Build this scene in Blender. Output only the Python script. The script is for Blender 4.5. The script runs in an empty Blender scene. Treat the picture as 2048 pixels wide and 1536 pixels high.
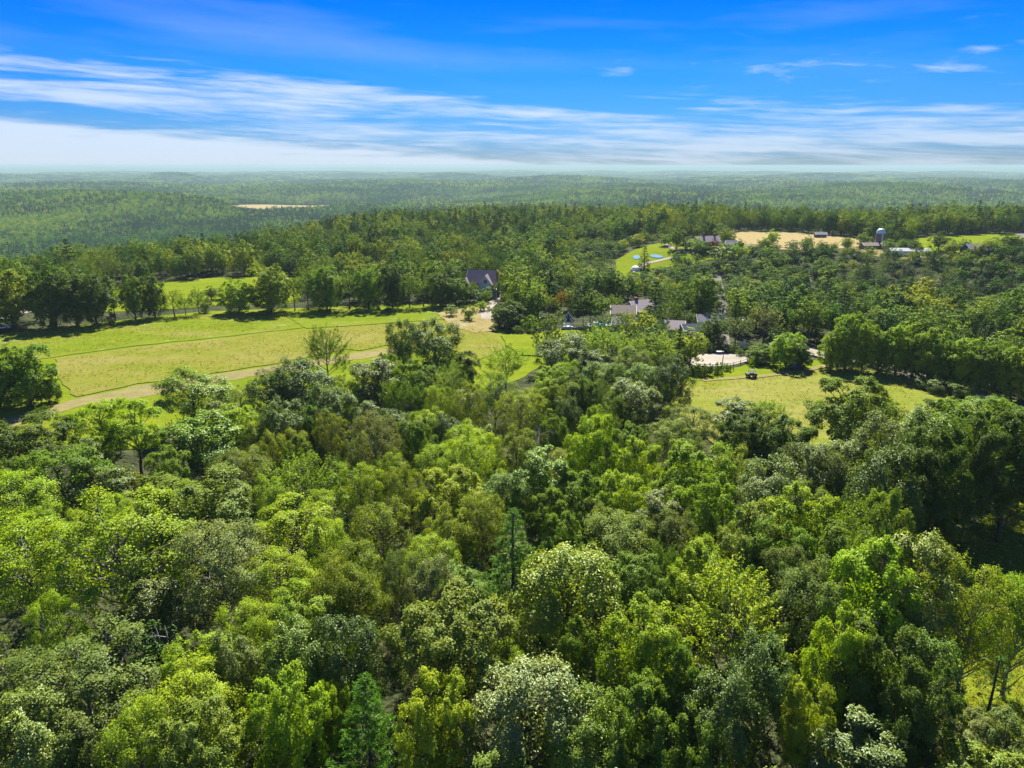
import bpy, math, random
import numpy as np
from mathutils import Vector, Matrix

# ------------------------------------------------------------------ camera, sky, sun, exposure
S = bpy.context.scene
COL = S.collection
R = math.radians
CAM_H, FPX, PITCH = 55.0, 1420.0, R(17.1)
cam_d = bpy.data.cameras.new('camera'); cam = bpy.data.objects.new('camera', cam_d); COL.objects.link(cam)
cam.location = (0, 0, CAM_H); cam.rotation_euler = (math.pi/2-PITCH, 0, 0)
cam_d.sensor_width = 36; cam_d.lens = 36*FPX/2048; cam_d.clip_start = .5; cam_d.clip_end = 90000
S.camera = cam
SUN_EL, SUN_AZ = R(49), R(6)           # azimuth clockwise from +Y
sd = Vector((math.sin(SUN_AZ)*math.cos(SUN_EL), math.cos(SUN_AZ)*math.cos(SUN_EL), math.sin(SUN_EL)))
sl = bpy.data.lights.new('sun', 'SUN'); sl.energy = 5.0; sl.angle = R(.5); sl.color = (1, .95, .86)
so = bpy.data.objects.new('sun', sl); COL.objects.link(so); so.rotation_euler = (-sd).to_track_quat('-Z', 'Y').to_euler()
S.view_settings.view_transform = 'Standard'; S.view_settings.look = 'None'; S.view_settings.gamma = 1
S.view_settings.use_curve_mapping = False
S.view_settings.exposure = 1.4
S.render.engine = 'CYCLES'
cy = S.cycles
cy.max_bounces = 6; cy.diffuse_bounces = 3; cy.glossy_bounces = 2; cy.transmission_bounces = 4
cy.volume_bounces = 1; cy.transparent_max_bounces = 6; cy.use_denoising = True
cy.sample_clamp_indirect = 6; cy.caustics_reflective = False; cy.caustics_refractive = False
S.render.use_persistent_data = False

class NT:
    """small node helper"""
    def __init__(s, tree): s.t = tree; s.n = tree.nodes; s.l = tree.links
    def new(s, typ, **kw):
        nd = s.n.new(typ)
        for k, v in kw.items(): setattr(nd, k, v)
        return nd
    def put(s, sock, v):
        if v is None: return
        if hasattr(v, 'is_output'): s.l.new(v, sock)
        else:
            if hasattr(sock.default_value, '__len__') and hasattr(v, '__len__') and len(v) == 3 and len(sock.default_value) == 4: v = (*v, 1)
            sock.default_value = v
    def m(s, op, a, b=None, c=None, clamp=False):
        nd = s.new('ShaderNodeMath', operation=op, use_clamp=clamp)
        for i, v in enumerate((a, b, c)): s.put(nd.inputs[i], v)
        return nd.outputs[0]
    def mix(s, f, a, b, bl='MIX'):
        nd = s.new('ShaderNodeMix', data_type='RGBA', blend_type=bl)
        s.put(nd.inputs[0], f); s.put(nd.inputs[6], a); s.put(nd.inputs[7], b)
        return nd.outputs[2]
    def ramp(s, f, pts, interp='LINEAR'):
        nd = s.new('ShaderNodeValToRGB'); cr = nd.color_ramp; cr.interpolation = interp
        while len(cr.elements) < len(pts): cr.elements.new(1)
        for e, (p, c) in zip(cr.elements, pts):
            e.position = p; e.color = (*c, 1) if len(c) == 3 else c
        s.put(nd.inputs[0], f); return nd.outputs[0]
    def noise(s, vec, scale, detail=4, rough=.55, dist=0):
        nd = s.new('ShaderNodeTexNoise'); s.put(nd.inputs['Vector'], vec)
        nd.inputs['Scale'].default_value = scale; nd.inputs['Detail'].default_value = detail
        nd.inputs['Roughness'].default_value = rough; nd.inputs['Distortion'].default_value = dist
        return nd.outputs[0]
    def mapr(s, v, a, b, c=0, d=1, smooth=False):
        nd = s.new('ShaderNodeMapRange', interpolation_type='SMOOTHSTEP' if smooth else 'LINEAR')
        s.put(nd.inputs[0], v)
        for i, x in zip((1, 2, 3, 4), (a, b, c, d)): s.put(nd.inputs[i], x)
        return nd.outputs[0]
    def xyz(s, x, y, z):
        nd = s.new('ShaderNodeCombineXYZ')
        for i, v in enumerate((x, y, z)): s.put(nd.inputs[i], v)
        return nd.outputs[0]

# world: Nishita sky with thin bands of cirrus low over the horizon
W = bpy.data.worlds.new('World'); S.world = W; W.use_nodes = True
w = NT(W.node_tree); w.n.clear()
sky = w.new('ShaderNodeTexSky', sky_type='NISHITA'); sky.sun_disc = False
sky.sun_elevation = SUN_EL; sky.sun_rotation = SUN_AZ; sky.altitude = 300; sky.air_density = 1.0; sky.dust_density = .25; sky.ozone_density = 2.0
tc = w.new('ShaderNodeTexCoord').outputs['Generated']
sp = w.new('ShaderNodeSeparateXYZ'); w.put(sp.inputs[0], tc)
el = w.m('MULTIPLY', w.m('ARCSINE', sp.outputs[2]), 57.2958)
az = w.m('MULTIPLY', w.m('ARCTAN2', sp.outputs[0], sp.outputs[1]), 57.2958)
grade = w.ramp(w.mapr(el, 0, 30), [(0, (.21, .32, .52)), (.03, (.18, .32, .62)), (.07, (.15, .34, .72)), (.12, (.10, .33, .76)), (.22, (.03, .31, .86)), (.37, (.004, .25, .92)), (.7, (.03, .30, .95)), (1, (.08, .36, .95))])
skyc = w.mix(1, sky.outputs[0], grade, 'MULTIPLY')
# cirrus: warped streaks, tilted slightly down to the right
warp = w.noise(w.xyz(w.m('MULTIPLY', az, .05), w.m('MULTIPLY', el, .25), 0.), 1.0, 3)
tilt = w.m('ADD', el, w.m('MULTIPLY', az, .035))
el2 = w.m('ADD', tilt, w.m('MULTIPLY', w.m('SUBTRACT', warp, .5), 1.2))
st1 = w.noise(w.xyz(w.m('MULTIPLY', az, .055), w.m('MULTIPLY', el2, .85), 3.7), 1.0, 6, .62, .25)
st2 = w.noise(w.xyz(w.m('MULTIPLY', az, .16), w.m('MULTIPLY', el2, 1.9), 9.1), 1.0, 5, .6, .15)
nz = w.m('ADD', w.m('MULTIPLY', st1, .65), w.m('MULTIPLY', st2, .35))
cen = w.m('SUBTRACT', 4.35, w.m('MULTIPLY', w.m('ADD', az, 36), .045))
e1 = w.m('MULTIPLY', w.mapr(w.m('ABSOLUTE', w.m('SUBTRACT', el2, cen)), 3.1, .9, 0, 1, True), w.mapr(az, 24, -2, 0, 1, True))
body = w.mapr(w.m('SUBTRACT', nz, w.m('SUBTRACT', .66, w.m('MULTIPLY', e1, .245))), -.05, .20, 0, .74, True)
e2 = w.m('MULTIPLY', w.mapr(el, 6.5, 2.5, 0, 1, True), w.mapr(az, -14, 10, 0, 1, True))
veil = w.mapr(w.m('SUBTRACT', nz, w.m('SUBTRACT', .66, w.m('MULTIPLY', e2, .22))), -.05, .16, 0, .62, True)
e3 = w.m('MULTIPLY', w.mapr(w.m('ABSOLUTE', w.m('SUBTRACT', el, 6.4)), 2.3, .5, 0, 1, True), w.mapr(az, 0, 14, .35, 1, True))
pf = w.noise(w.xyz(w.m('MULTIPLY', az, .16), w.m('MULTIPLY', el2, .95), 5.3), 1.0, 5, .55, .2)
puff = w.mapr(w.m('SUBTRACT', pf, w.m('SUBTRACT', .72, w.m('MULTIPLY', e3, .21))), -.02, .24, 0, .55, True)
bank = w.m('MULTIPLY', w.mapr(w.m('ADD', w.m('ADD', el, w.m('MULTIPLY', az, .070)), w.m('MULTIPLY', w.m('SUBTRACT', st2, .5), 2.2)), .95, -.1, 0, 1, True), w.mapr(az, 12, -3, .0, 1, True))
cov = w.m('MAXIMUM', w.m('MAXIMUM', body, veil), w.m('MAXIMUM', puff, w.m('MULTIPLY', bank, .78)))
high = w.m('MULTIPLY', w.mapr(w.noise(w.xyz(w.m('MULTIPLY', az, .03), w.m('MULTIPLY', el2, .22), 1.), 1.0, 5), .5, .8), w.mapr(el, 4, 9, 0, .22))
cov = w.m('MAXIMUM', cov, high)
cloudc = w.mix(1, w.mix(1, sky.outputs[0], (0, 0, 0), 'MULTIPLY'), (5.2, 5.9, 6.9), 'ADD')
mixc = w.mix(cov, skyc, cloudc)
bg = w.new('ShaderNodeBackground'); w.put(bg.inputs[0], mixc); bg.inputs[1].default_value = .058
w.l.new(bg.outputs[0], w.new('ShaderNodeOutputWorld').inputs[0])

# ------------------------------------------------------------------ terrain shape
RE_PX = [-700, -200, 0, 340, 500, 640, 760, 1000, 1100, 1300, 1500, 1700, 1900, 2048, 2300, 2800]
RE_R = [360, 370, 387, 412, 452, 550, 665, 745, 776, 650, 600, 625, 700, 730, 720, 680]
RE_AZ = [math.atan((p-1024)/FPX) for p in RE_PX]
HILLS = [(-24.7, 8200, 52, 330), (-22.5, 8600, 34, 500), (-18.5, 9500, 42, 700), (24.0, 9000, 62, 900), (30, 7200, 34, 800), (-30, 5200, 32, 900), (-13, 7000, 26, 900),
         (-33, 3100, 34, 620), (-25, 2500, 24, 420), (-12, 4300, 22, 600), (3, 6100, 30, 800), (12, 4200, 28, 600), (20, 5600, 26, 700), (27, 3900, 30, 600), (34, 5200, 32, 700), (5, 3300, 18, 500), (16, 7600, 30, 900), (-4, 9000, 36, 1100), (-36, 9800, 30, 900)]
def height(x, y):
    x = np.asarray(x, float); y = np.asarray(y, float)
    r = np.hypot(x, y); a = np.arctan2(x, y)
    re = np.interp(a, RE_AZ, RE_R)
    s = np.clip((r-re+15)/620, 0, 1); s = s*s*(3-2*s)
    near = .7*np.sin(x/71+.6)*np.sin(y/83+1.1)+.5*np.sin(x/43+y/57)+ .9*np.exp(-((x-60)**2/60**2+(y-150)**2/30**2))
    rise = np.clip((a-.09)/.14, 0, 1); rise = rise*rise*(3-2*rise); t = np.clip((r-395)/70, 0, 1); t = t*t*(3-2*t)
    near = near+rise*(8.0*t-5.0*np.exp(-((r-355)/48)**2))
    far = 26*np.sin(x/610+1.3*np.sin(y/900))*np.cos(y/540+.8*np.sin(x/1300))+11*np.sin(x/260+y/330)*np.sin(y/290)+16*np.sin(x/2100+1)*np.sin(y/2600+.5)
    fall = -112*s
    z = near*(1-s)+fall+far*s*np.clip((r-re)/900, 0, 1)
    for (ad, d, hh, wd) in HILLS:
        hx, hy = d*math.sin(R(ad)), d*math.cos(R(ad))
        z = z+1.25*hh*np.exp(-((x-hx)**2+(y-hy)**2)/(2*(wd*.55)**2))
    z = z+np.clip((r-13000)/20000, 0, 1)*(96+16*np.sin(a*9+1)+10*np.sin(a*23)+6*np.sin(a*57))
    return z
def hz(x, y): return float(height(x, y))
def ray(px, py):
    u, v = (px-1024)/FPX, (768-py)/FPX
    return Vector((u, math.cos(PITCH)+v*math.sin(PITCH), -math.sin(PITCH)+v*math.cos(PITCH)))
def at(px, py, up=0.0):
    """point of the ground (raised by up) seen in direction px, py of the 2048 x 1536 photograph"""
    d = ray(px, py); ts = 15*1.012**np.arange(640)/max(d.length, 1e-6); X, Y, Z = d.x*ts, d.y*ts, CAM_H+d.z*ts
    k = np.nonzero(height(X, Y)+up >= Z)[0]; k = int(k[0]) if len(k) else len(ts)-1
    lo, hi = float(ts[max(k-1, 0)]), float(ts[k])
    for _ in range(18):
        m = (lo+hi)/2
        if hz(d.x*m, d.y*m)+up >= CAM_H+d.z*m: hi = m
        else: lo = m
    return (d.x*hi, d.y*hi)
def topheight(px, py_top, x, y):
    """height of a thing at x, y whose top is seen at row py_top"""
    d = ray(px, py_top); t = y/d.y
    return CAM_H+d.z*t-hz(x, y)
def proj(x, y, z):
    dy, dz = y, z-CAM_H
    f = dy*math.cos(PITCH)-dz*math.sin(PITCH); u = dy*math.sin(PITCH)+dz*math.cos(PITCH)
    return 1024+FPX*x/max(f, .1), 768-FPX*u/max(f, .1)

# ------------------------------------------------------------------ materials
def newmat(name):
    m = bpy.data.materials.new(name); m.use_nodes = True; nt = NT(m.node_tree); nt.n.clear(); return m, nt
def principled(nt, col, rough=.8, bump=None, spec=.3, metal=0, bstr=.4, bdist=.1):
    p = nt.new('ShaderNodeBsdfPrincipled'); nt.put(p.inputs['Base Color'], col); nt.put(p.inputs['Roughness'], rough)
    p.inputs['Specular IOR Level'].default_value = spec; p.inputs['Metallic'].default_value = metal
    if bump is not None:
        b = nt.new('ShaderNodeBump'); b.inputs['Strength'].default_value = bstr; b.inputs['Distance'].default_value = bdist
        nt.put(b.inputs['Height'], bump); nt.l.new(b.outputs[0], p.inputs['Normal'])
    nt.l.new(p.outputs[0], nt.new('ShaderNodeOutputMaterial').inputs[0]); return p
def leafmat(name, ramp=None, transl=.36, gloss=.012, patch=None, grough=.45):
    m, nt = newmat(name)
    oi = nt.new('ShaderNodeObjectInfo'); ge = nt.new('ShaderNodeNewGeometry')
    base = nt.ramp(oi.outputs['Random'], ramp) if ramp else oi.outputs['Color']
    if patch:
        n = nt.noise(ge.outputs['Position'], patch[0], 4, .6)
        base = nt.mix(nt.mapr(n, .42, .62), base, nt.mix(1, base, patch[1], 'MULTIPLY'))
    rnd = ge.outputs['Random Per Island']
    tone = nt.ramp(rnd, [(0, (.95, .95, .52)), (.5, (1.38, 1.27, .64)), (.88, (1.62, 1.42, .62)), (1, (1.95, 1.65, .70))])
    c = nt.mix(1, base, tone, 'MULTIPLY')
    cl = nt.noise(nt.new('ShaderNodeTexCoord').outputs['Object'], .55, 3)
    c = nt.mix(1, c, nt.ramp(cl, [(.3, (.72, .8, .9)), (.7, (1.22, 1.14, .9))]), 'MULTIPLY')
    df = nt.new('ShaderNodeBsdfDiffuse'); nt.put(df.inputs[0], c)
    tr = nt.new('ShaderNodeBsdfTranslucent'); nt.put(tr.inputs[0], nt.mix(1, c, (1.4, 1.35, .35), 'MULTIPLY'))
    mx = nt.new('ShaderNodeMixShader'); mx.inputs[0].default_value = transl; nt.l.new(df.outputs[0], mx.inputs[1]); nt.l.new(tr.outputs[0], mx.inputs[2])
    gl = nt.new('ShaderNodeBsdfGlossy'); gl.inputs['Roughness'].default_value = grough; gl.inputs[0].default_value = (.9, 1, .8, 1)
    m2 = nt.new('ShaderNodeMixShader'); m2.inputs[0].default_value = gloss; nt.l.new(mx.outputs[0], m2.inputs[1]); nt.l.new(gl.outputs[0], m2.inputs[2])
    nt.l.new(m2.outputs[0], nt.new('ShaderNodeOutputMaterial').inputs[0]); return m
def solid(name, col, rough=.7, nscale=None, namp=.25, spec=.3, metal=0, bump=False):
    m, nt = newmat(name)
    c = col; b = None
    if nscale:
        n = nt.noise(nt.new('ShaderNodeNewGeometry').outputs['Position'], nscale, 5, .6)
        c = nt.mix(n, tuple(v*(1-namp) for v in col), tuple(v*(1+namp) for v in col)); b = n if bump else None
    principled(nt, c, rough, b, spec, metal); return m

M_LEAF = leafmat('leaf', transl=.33, gloss=.014)
M_SHINY = leafmat('shiny_leaf', transl=.28, gloss=.03, grough=.42)
M_NEEDLE = leafmat('needle', transl=.3, gloss=.01)
M_WLEAF = leafmat('woodland_leaf', ramp=[(0, (.030, .070, .016)), (.3, (.070, .140, .020)), (.5, (.125, .215, .022)), (.7, (.155, .215, .055)), (.85, (.20, .28, .018)), (1, (.26, .30, .025))], patch=(.014, (.5, .68, .85)), transl=.2)
M_WPINE = leafmat('woodland_needle', ramp=[(0, (.018, .040, .016)), (.5, (.028, .058, .022)), (1, (.048, .080, .026))], transl=.2)
M_VLEAF = leafmat('valley_leaf', ramp=[(0, (0.058, 0.138, 0.026)), (.4, (0.130, 0.250, 0.026)), (.75, (0.195, 0.306, 0.036)), (1, (0.312, 0.362, 0.042))], patch=(.0022, (.34, .58, .85)), transl=.35, gloss=.0)  # bluish dark noise patches in the leaf colour stand in for cloud shadows
M_VPINE = leafmat('valley_needle', ramp=[(0, (.02, .06, .026)), (1, (.045, .10, .034))], transl=.15, gloss=.0)
def barkmat(name, a, b):
    m, nt = newmat(name)
    n = nt.noise(nt.new('ShaderNodeTexCoord').outputs['Object'], 3, 5); principled(nt, nt.mix(n, a, b), .9, n); return m
M_BARK = barkmat('bark', (.045, .036, .028), (.11, .09, .072)); M_DEAD = barkmat('dead_bark', (.24, .22, .2), (.42, .40, .37)); M_GREYBARK = barkmat('grey_bark', (.10, .09, .08), (.2, .185, .16))

def groundmat(name, cols, scale, stretch=(1, 1), bscale=3, bstr=.5, extra=None, ang=0, bdist=.12):
    m, nt = newmat(name); pos = nt.new('ShaderNodeNewGeometry').outputs['Position']
    mp = nt.new('ShaderNodeMapping'); mp.inputs['Rotation'].default_value = (0, 0, ang); mp.inputs['Scale'].default_value = (stretch[0], stretch[1], 1); nt.put(mp.inputs[0], pos)
    n = nt.noise(mp.outputs[0], scale, 7, .62, .4)
    c = nt.ramp(n, cols)
    f = nt.noise(pos, bscale, 4, .65); g = nt.noise(pos, .35, 5, .6)
    c = nt.mix(1, c, nt.ramp(f, [(.3, (.74, .76, .72)), (.7, (1.24, 1.22, 1.18))]), 'MULTIPLY')
    c = nt.mix(1, c, nt.ramp(g, [(.3, (.86, .9, .8)), (.7, (1.14, 1.08, 1.1))]), 'MULTIPLY')
    if extra:
        e = nt.noise(mp.outputs[0], extra[0], 6, .7); c = nt.mix(nt.mapr(e, extra[1], extra[1]+.12), c, extra[2])
    principled(nt, c, 1.0, f, .0, 0, bstr, bdist); return m
M_FLOOR = groundmat('forest_floor', [(.3, (0.026, 0.029, 0.012)), (.5, (0.039, 0.052, 0.017)), (.7, (0.065, 0.073, 0.026))], .05, bscale=1.2, bstr=1, bdist=.5)
GA = R(-8)
M_GREEN = groundmat('bright_grass', [(.25, (0.103, 0.150, 0.010)), (.5, (0.133, 0.176, 0.012)), (.75, (0.172, 0.189, 0.019))], .03, (1, 3), ang=GA)
M_STRIP = groundmat('meadow_strip_grass', [(.28, (0.099, 0.146, 0.010)), (.5, (0.129, 0.172, 0.014)), (.65, (0.163, 0.172, 0.034)), (.8, (0.215, 0.206, 0.086))], .022, (1, 3), extra=(.05, .58, (0.284, 0.284, 0.146)), ang=GA)
M_HAY = groundmat('dry_meadow_grass', [(.25, (0.118, 0.157, 0.013)), (.42, (0.147, 0.166, 0.023)), (.56, (0.173, 0.170, 0.039)), (.75, (0.206, 0.187, 0.066))], .025, (1, 2.4), extra=(.045, .63, (0.176, 0.230, 0.077)), ang=GA)
M_TAN = groundmat('dry_track_grass', [(.3, (0.171, 0.153, 0.059)), (.6, (0.211, 0.184, 0.086)), (.8, (0.150, 0.160, 0.039))], .05, (1, 4), ang=GA)
M_PALE = groundmat('pale_straw', [(.3, (0.204, 0.164, 0.066)), (.6, (0.242, 0.208, 0.101)), (.8, (0.303, 0.288, 0.194))], .12)
M_RIGHT = groundmat('right_meadow_grass', [(.25, (0.129, 0.163, 0.019)), (.42, (0.157, 0.181, 0.029)), (.58, (0.184, 0.185, 0.048)), (.75, (0.211, 0.202, 0.065))], .03, (1, 3), ang=R(5))
M_LAWN = groundmat('mown_lawn', [(.3, (0.099, 0.146, 0.017)), (.5, (0.133, 0.185, 0.022)), (.7, (0.172, 0.206, 0.030))], .06)
M_WHEAT = groundmat('cut_hayfield', [(.3, (0.249, 0.194, 0.095)), (.5, (0.292, 0.232, 0.120)), (.75, (0.241, 0.206, 0.086))], .02, (1, 4))
M_GRAVEL = groundmat('gravel', [(.3, (0.215, 0.189, 0.163)), (.5, (0.275, 0.249, 0.215)), (.75, (0.327, 0.301, 0.267))], .15, bscale=6)
M_ASPH = groundmat('asphalt', [(.3, (0.129, 0.125, 0.125)), (.6, (0.172, 0.163, 0.163)), (.8, (0.206, 0.198, 0.198))], .2, bscale=6)
M_SAND = groundmat('arena_sand', [(.3, (0.249, 0.219, 0.189)), (.5, (0.310, 0.280, 0.245)), (.75, (0.353, 0.323, 0.284))], .1, bscale=4)

# ------------------------------------------------------------------ mesh helpers
def tag(o, label=None, cat=None, group=None, kind=None):
    for k, v in (('label', label), ('category', cat), ('group', group), ('kind', kind)):
        if v: o[k] = v
    return o
def npmesh(name, V, F, mat=None, smooth=False):
    """V (n,3), F (m,k) all faces k corners"""
    V = np.asarray(V, np.float32); F = np.asarray(F, np.int32); me = bpy.data.meshes.new(name)
    me.vertices.add(len(V)); me.vertices.foreach_set('co', V.ravel())
    k = F.shape[1]; me.loops.add(F.size); me.loops.foreach_set('vertex_index', F.ravel())
    me.polygons.add(len(F)); me.polygons.foreach_set('loop_start', np.arange(0, F.size, k, dtype=np.int32)); me.polygons.foreach_set('loop_total', np.full(len(F), k, np.int32))
    if smooth: me.polygons.foreach_set('use_smooth', np.ones(len(F), bool))
    if mat: me.materials.append(mat)
    me.update(calc_edges=True); me.validate(); return me
def link(name, me, parent=None, loc=None, rz=None):
    o = bpy.data.objects.new(name, me); COL.objects.link(o)
    if parent: o.parent = parent
    if loc is not None: o.location = loc
    if rz is not None: o.rotation_euler = (0, 0, rz)
    return o
def thing(name, loc, label, cat, group=None, rz=0):
    o = link(name, None, None, loc, rz); o.empty_display_size = .5; return tag(o, label, cat, group)
class MB:
    def __init__(s): s.v = []; s.f = []
    def add(s, vs, fs):
        b = len(s.v); s.v += [tuple(v) for v in vs]; s.f += [tuple(i+b for i in f) for f in fs]; return s
    def box(s, cx, cy, cz, sx, sy, sz, rz=0):
        c, n = math.cos(rz), math.sin(rz); vs = []
        for dz in (-.5, .5):
            for dx, dy in ((-.5, -.5), (.5, -.5), (.5, .5), (-.5, .5)):
                x, y = dx*sx, dy*sy; vs.append((cx+x*c-y*n, cy+x*n+y*c, cz+dz*sz))
        return s.add(vs, [(3, 2, 1, 0), (4, 5, 6, 7), (0, 1, 5, 4), (1, 2, 6, 5), (2, 3, 7, 6), (3, 0, 4, 7)])
    def tube(s, p, q, r0, r1, n=6, caps=True):
        p, q = Vector(p), Vector(q); d = (q-p).normalized(); a = d.orthogonal().normalized(); b = d.cross(a); vs = []
        for c, r in ((p, r0), (q, r1)):
            for i in range(n):
                t = 2*math.pi*i/n; vs.append(c+a*r*math.cos(t)+b*r*math.sin(t))
        fs = [(i, (i+1) % n, n+(i+1) % n, n+i) for i in range(n)]
        if caps: fs += [tuple(range(n-1, -1, -1)), tuple(range(n, 2*n))]
        return s.add(vs, fs)
    def lathe(s, prof, n=12, cx=0, cy=0):
        vs = []; fs = []
        for r, z in prof:
            for i in range(n):
                t = 2*math.pi*(i+.5)/n; vs.append((cx+r*math.cos(t), cy+r*math.sin(t), z))
        for k in range(len(prof)-1):
            for i in range(n): fs.append((k*n+i, k*n+(i+1) % n, (k+1)*n+(i+1) % n, (k+1)*n+i))
        return s.add(vs, fs)
    def mesh(s, name, mat):
        me = bpy.data.meshes.new(name); me.from_pydata(s.v, [], s.f); me.materials.append(mat); me.update(); return me
    def build(s, name, mat, parent=None, loc=None, rz=None): return link(name, s.mesh(name, mat), parent, loc, rz)

def inpoly(X, Y, poly):
    X = np.asarray(X, float); Y = np.asarray(Y, float); ins = np.zeros(X.shape, bool); n = len(poly)
    for i in range(n):
        x0, y0 = poly[i]; x1, y1 = poly[(i+1) % n]
        if y0 == y1: continue
        c = ((y0 > Y) != (y1 > Y)) & (X < (x1-x0)*(Y-y0)/(y1-y0)+x0); ins ^= c
    return ins
def densify(poly, step, jit=0, seed=1):
    rg = random.Random(seed); out = []
    for i in range(len(poly)):
        a, b = Vector(poly[i]), Vector(poly[(i+1) % len(poly)]); L = (b-a).length; n = max(1, int(L/step))
        for k in range(n):
            p = a+(b-a)*k/n; out.append((p.x+rg.uniform(-jit, jit), p.y+rg.uniform(-jit, jit)))
    return out
def P(*pts): return [at(px, py) for px, py in pts]
from mathutils.geometry import delaunay_2d_cdt
def drape(name, poly, lift, mat, label, cat, step=7.0, skirt=0.0, jit=.5, kind='structure', seed=1):
    """a sheet over the terrain inside poly (world xy), raised by lift, with a side face if skirt"""
    ring = densify(poly, min(step, 3.5), jit, seed)
    xs = [p[0] for p in ring]; ys = [p[1] for p in ring]
    gx, gy = np.meshgrid(np.arange(min(xs)+step/2, max(xs), step), np.arange(min(ys)+step/2, max(ys), step))
    gx, gy = gx.ravel(), gy.ravel(); k = inpoly(gx, gy, ring); pts = [Vector(p) for p in ring]+[Vector((a, b)) for a, b in zip(gx[k], gy[k])]
    n = len(ring)
    r = delaunay_2d_cdt(pts, [], [list(range(n))], 1, 1e-4)
    V = np.array([(v.x, v.y) for v in r[0]]); Z = height(V[:, 0], V[:, 1])+lift
    vs = [(a, b, c) for (a, b), c in zip(V, Z)]; fs = [tuple(f) for f in r[2]]
    if skirt:
        b = len(vs); zz = height(np.array(xs), np.array(ys))
        for i in range(n): vs.append((xs[i], ys[i], zz[i]+lift)); vs.append((xs[i], ys[i], zz[i]+lift-skirt))
        for i in range(n):
            j = (i+1) % n; fs.append((b+2*i, b+2*j, b+2*j+1, b+2*i+1))
    me = bpy.data.meshes.new(name); me.from_pydata(vs, [], fs); me.materials.append(mat); me.update()
    return tag(link(name, me), label, cat, None, kind)
def strip(pts, wdt):
    """polygon round a polyline"""
    L = []; Rr = []
    for i, p in enumerate(pts):
        a = Vector(pts[max(i-1, 0)]); b = Vector(pts[min(i+1, len(pts)-1)]); t = (b-a).normalized(); nrm = Vector((-t.y, t.x))*wdt/2; q = Vector(p)
        L.append(tuple(q+nrm)); Rr.append(tuple(q-nrm))
    return L+Rr[::-1]

# ------------------------------------------------------------------ ground sheet
NA, rings = 600, [0.0]
r_ = 6.0
while r_ < 36000: rings.append(r_); r_ *= 1.036
A = np.linspace(-math.pi, math.pi, NA, endpoint=False); RR = np.array(rings[1:])
gx = np.outer(RR, np.sin(A)).ravel(); gy = np.outer(RR, np.cos(A)).ravel()
GV = np.concatenate([np.array([[0, 0, hz(0, 0)]]), np.stack([gx, gy, height(gx, gy)], 1)])
ii, jj = np.meshgrid(np.arange(len(RR)-1), np.arange(NA), indexing='ij'); j2 = (jj+1) % NA
GF = np.stack([1+ii*NA+jj, 1+ii*NA+j2, 1+(ii+1)*NA+j2, 1+(ii+1)*NA+jj], -1).reshape(-1, 4)
me = npmesh('ground', GV, GF[:, ::-1], None, True)
m_, nt = newmat('wooded_ground'); pos = nt.new('ShaderNodeNewGeometry').outputs['Position']
dist = nt.new('ShaderNodeVectorMath', operation='LENGTH'); nt.put(dist.inputs[0], pos)
nearc = nt.ramp(nt.noise(pos, .08, 6, .65), [(.3, (.028, .032, .014)), (.5, (.045, .055, .02)), (.72, (.085, .085, .035))])
farc = nt.ramp(nt.noise(pos, .0016, 8, .7), [(.3, (.03, .07, .022)), (.5, (.065, .125, .028)), (.66, (.10, .165, .035)), (.8, (.2, .22, .08))])
bn = nt.noise(pos, .03, 6, .75)
principled(nt, nt.mix(nt.mapr(dist.outputs['Value'], 2500, 9000), nearc, farc), .95, bn, .05, 0, 1.0, 8.0)
me.materials.append(m_); tag(link('ground', me), 'rolling wooded ground from under the near wood out to the horizon', 'ground', None, 'structure')

# ------------------------------------------------------------------ open places
OPEN = []                                   # polygons kept free of trees
def field(name, px, mat, label, cat, lift=.10, skirt=0, open_=True, jit=.5, step=7, seed=1):
    poly = P(*px)
    if open_: OPEN.append(poly)
    return drape(name, poly, lift, mat, label, cat, step, skirt, jit, 'structure', seed)
MEADOW = [(-260, 700), (0, 668), (120, 655), (230, 642), (400, 624), (500, 620), (640, 615), (800, 610), (900, 607), (960, 606), (985, 618), (975, 640), (992, 655), (1020, 668), (1065, 668), (1100, 660), (1150, 655), (1215, 662), (1235, 690), (1100, 720), (1040, 760), (940, 790), (700, 790), (520, 850), (480, 890), (250, 900), (-260, 930)]
field('meadow', MEADOW, M_GREEN, 'bright green mown meadow between the tree row and the near wood', 'meadow', .10)
field('north_meadow_strip', [(-150, 712), (0, 672), (120, 660), (230, 648), (400, 630), (552, 626), (606, 657), (512, 667), (400, 680), (260, 694), (107, 716), (-150, 750)], M_STRIP, 'green strip of tall grass below the dark tree row', 'meadow', .24, .15, False, .5)
field('east_meadow_strip', [(562, 628), (640, 620), (800, 615), (885, 614), (900, 636), (880, 640), (740, 650), (613, 658)], M_STRIP, 'pale green strip of tall grass right of the ditch line', 'meadow', .26, .15, False, .5, seed=2)
field('dry_meadow_block', [(112, 719), (260, 697), (400, 683), (512, 670), (600, 661), (740, 652), (880, 642), (930, 650), (1000, 672), (1010, 700), (960, 720), (900, 700), (770, 692), (717, 703), (700, 699), (560, 727), (400, 752), (275, 769), (150, 796), (118, 757), (110, 735)], M_HAY, 'yellowish dry meadow block bounded by dark mown lines', 'meadow',   .28, .18, False, .5, seed=3)
field('dry_track', [(-150, 880), (0, 842), (140, 802), (200, 790), (275, 772), (400, 755), (560, 730), (717, 706), (800, 693), (800, 706), (700, 722), (560, 746), (435, 765), (305, 793), (165, 812), (0, 862), (-150, 900)], M_TAN, 'pale tan dry track along the lower side of the meadow block', 'track', .16, 0, False)
field('straw_patch', [(876, 628), (905, 622), (960, 612), (982, 640), (985, 664), (950, 668), (910, 655), (885, 640)], M_PALE, 'pale straw patch under the small orchard trees', 'grass', .42, 0, False, .9, seed=4)
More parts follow.
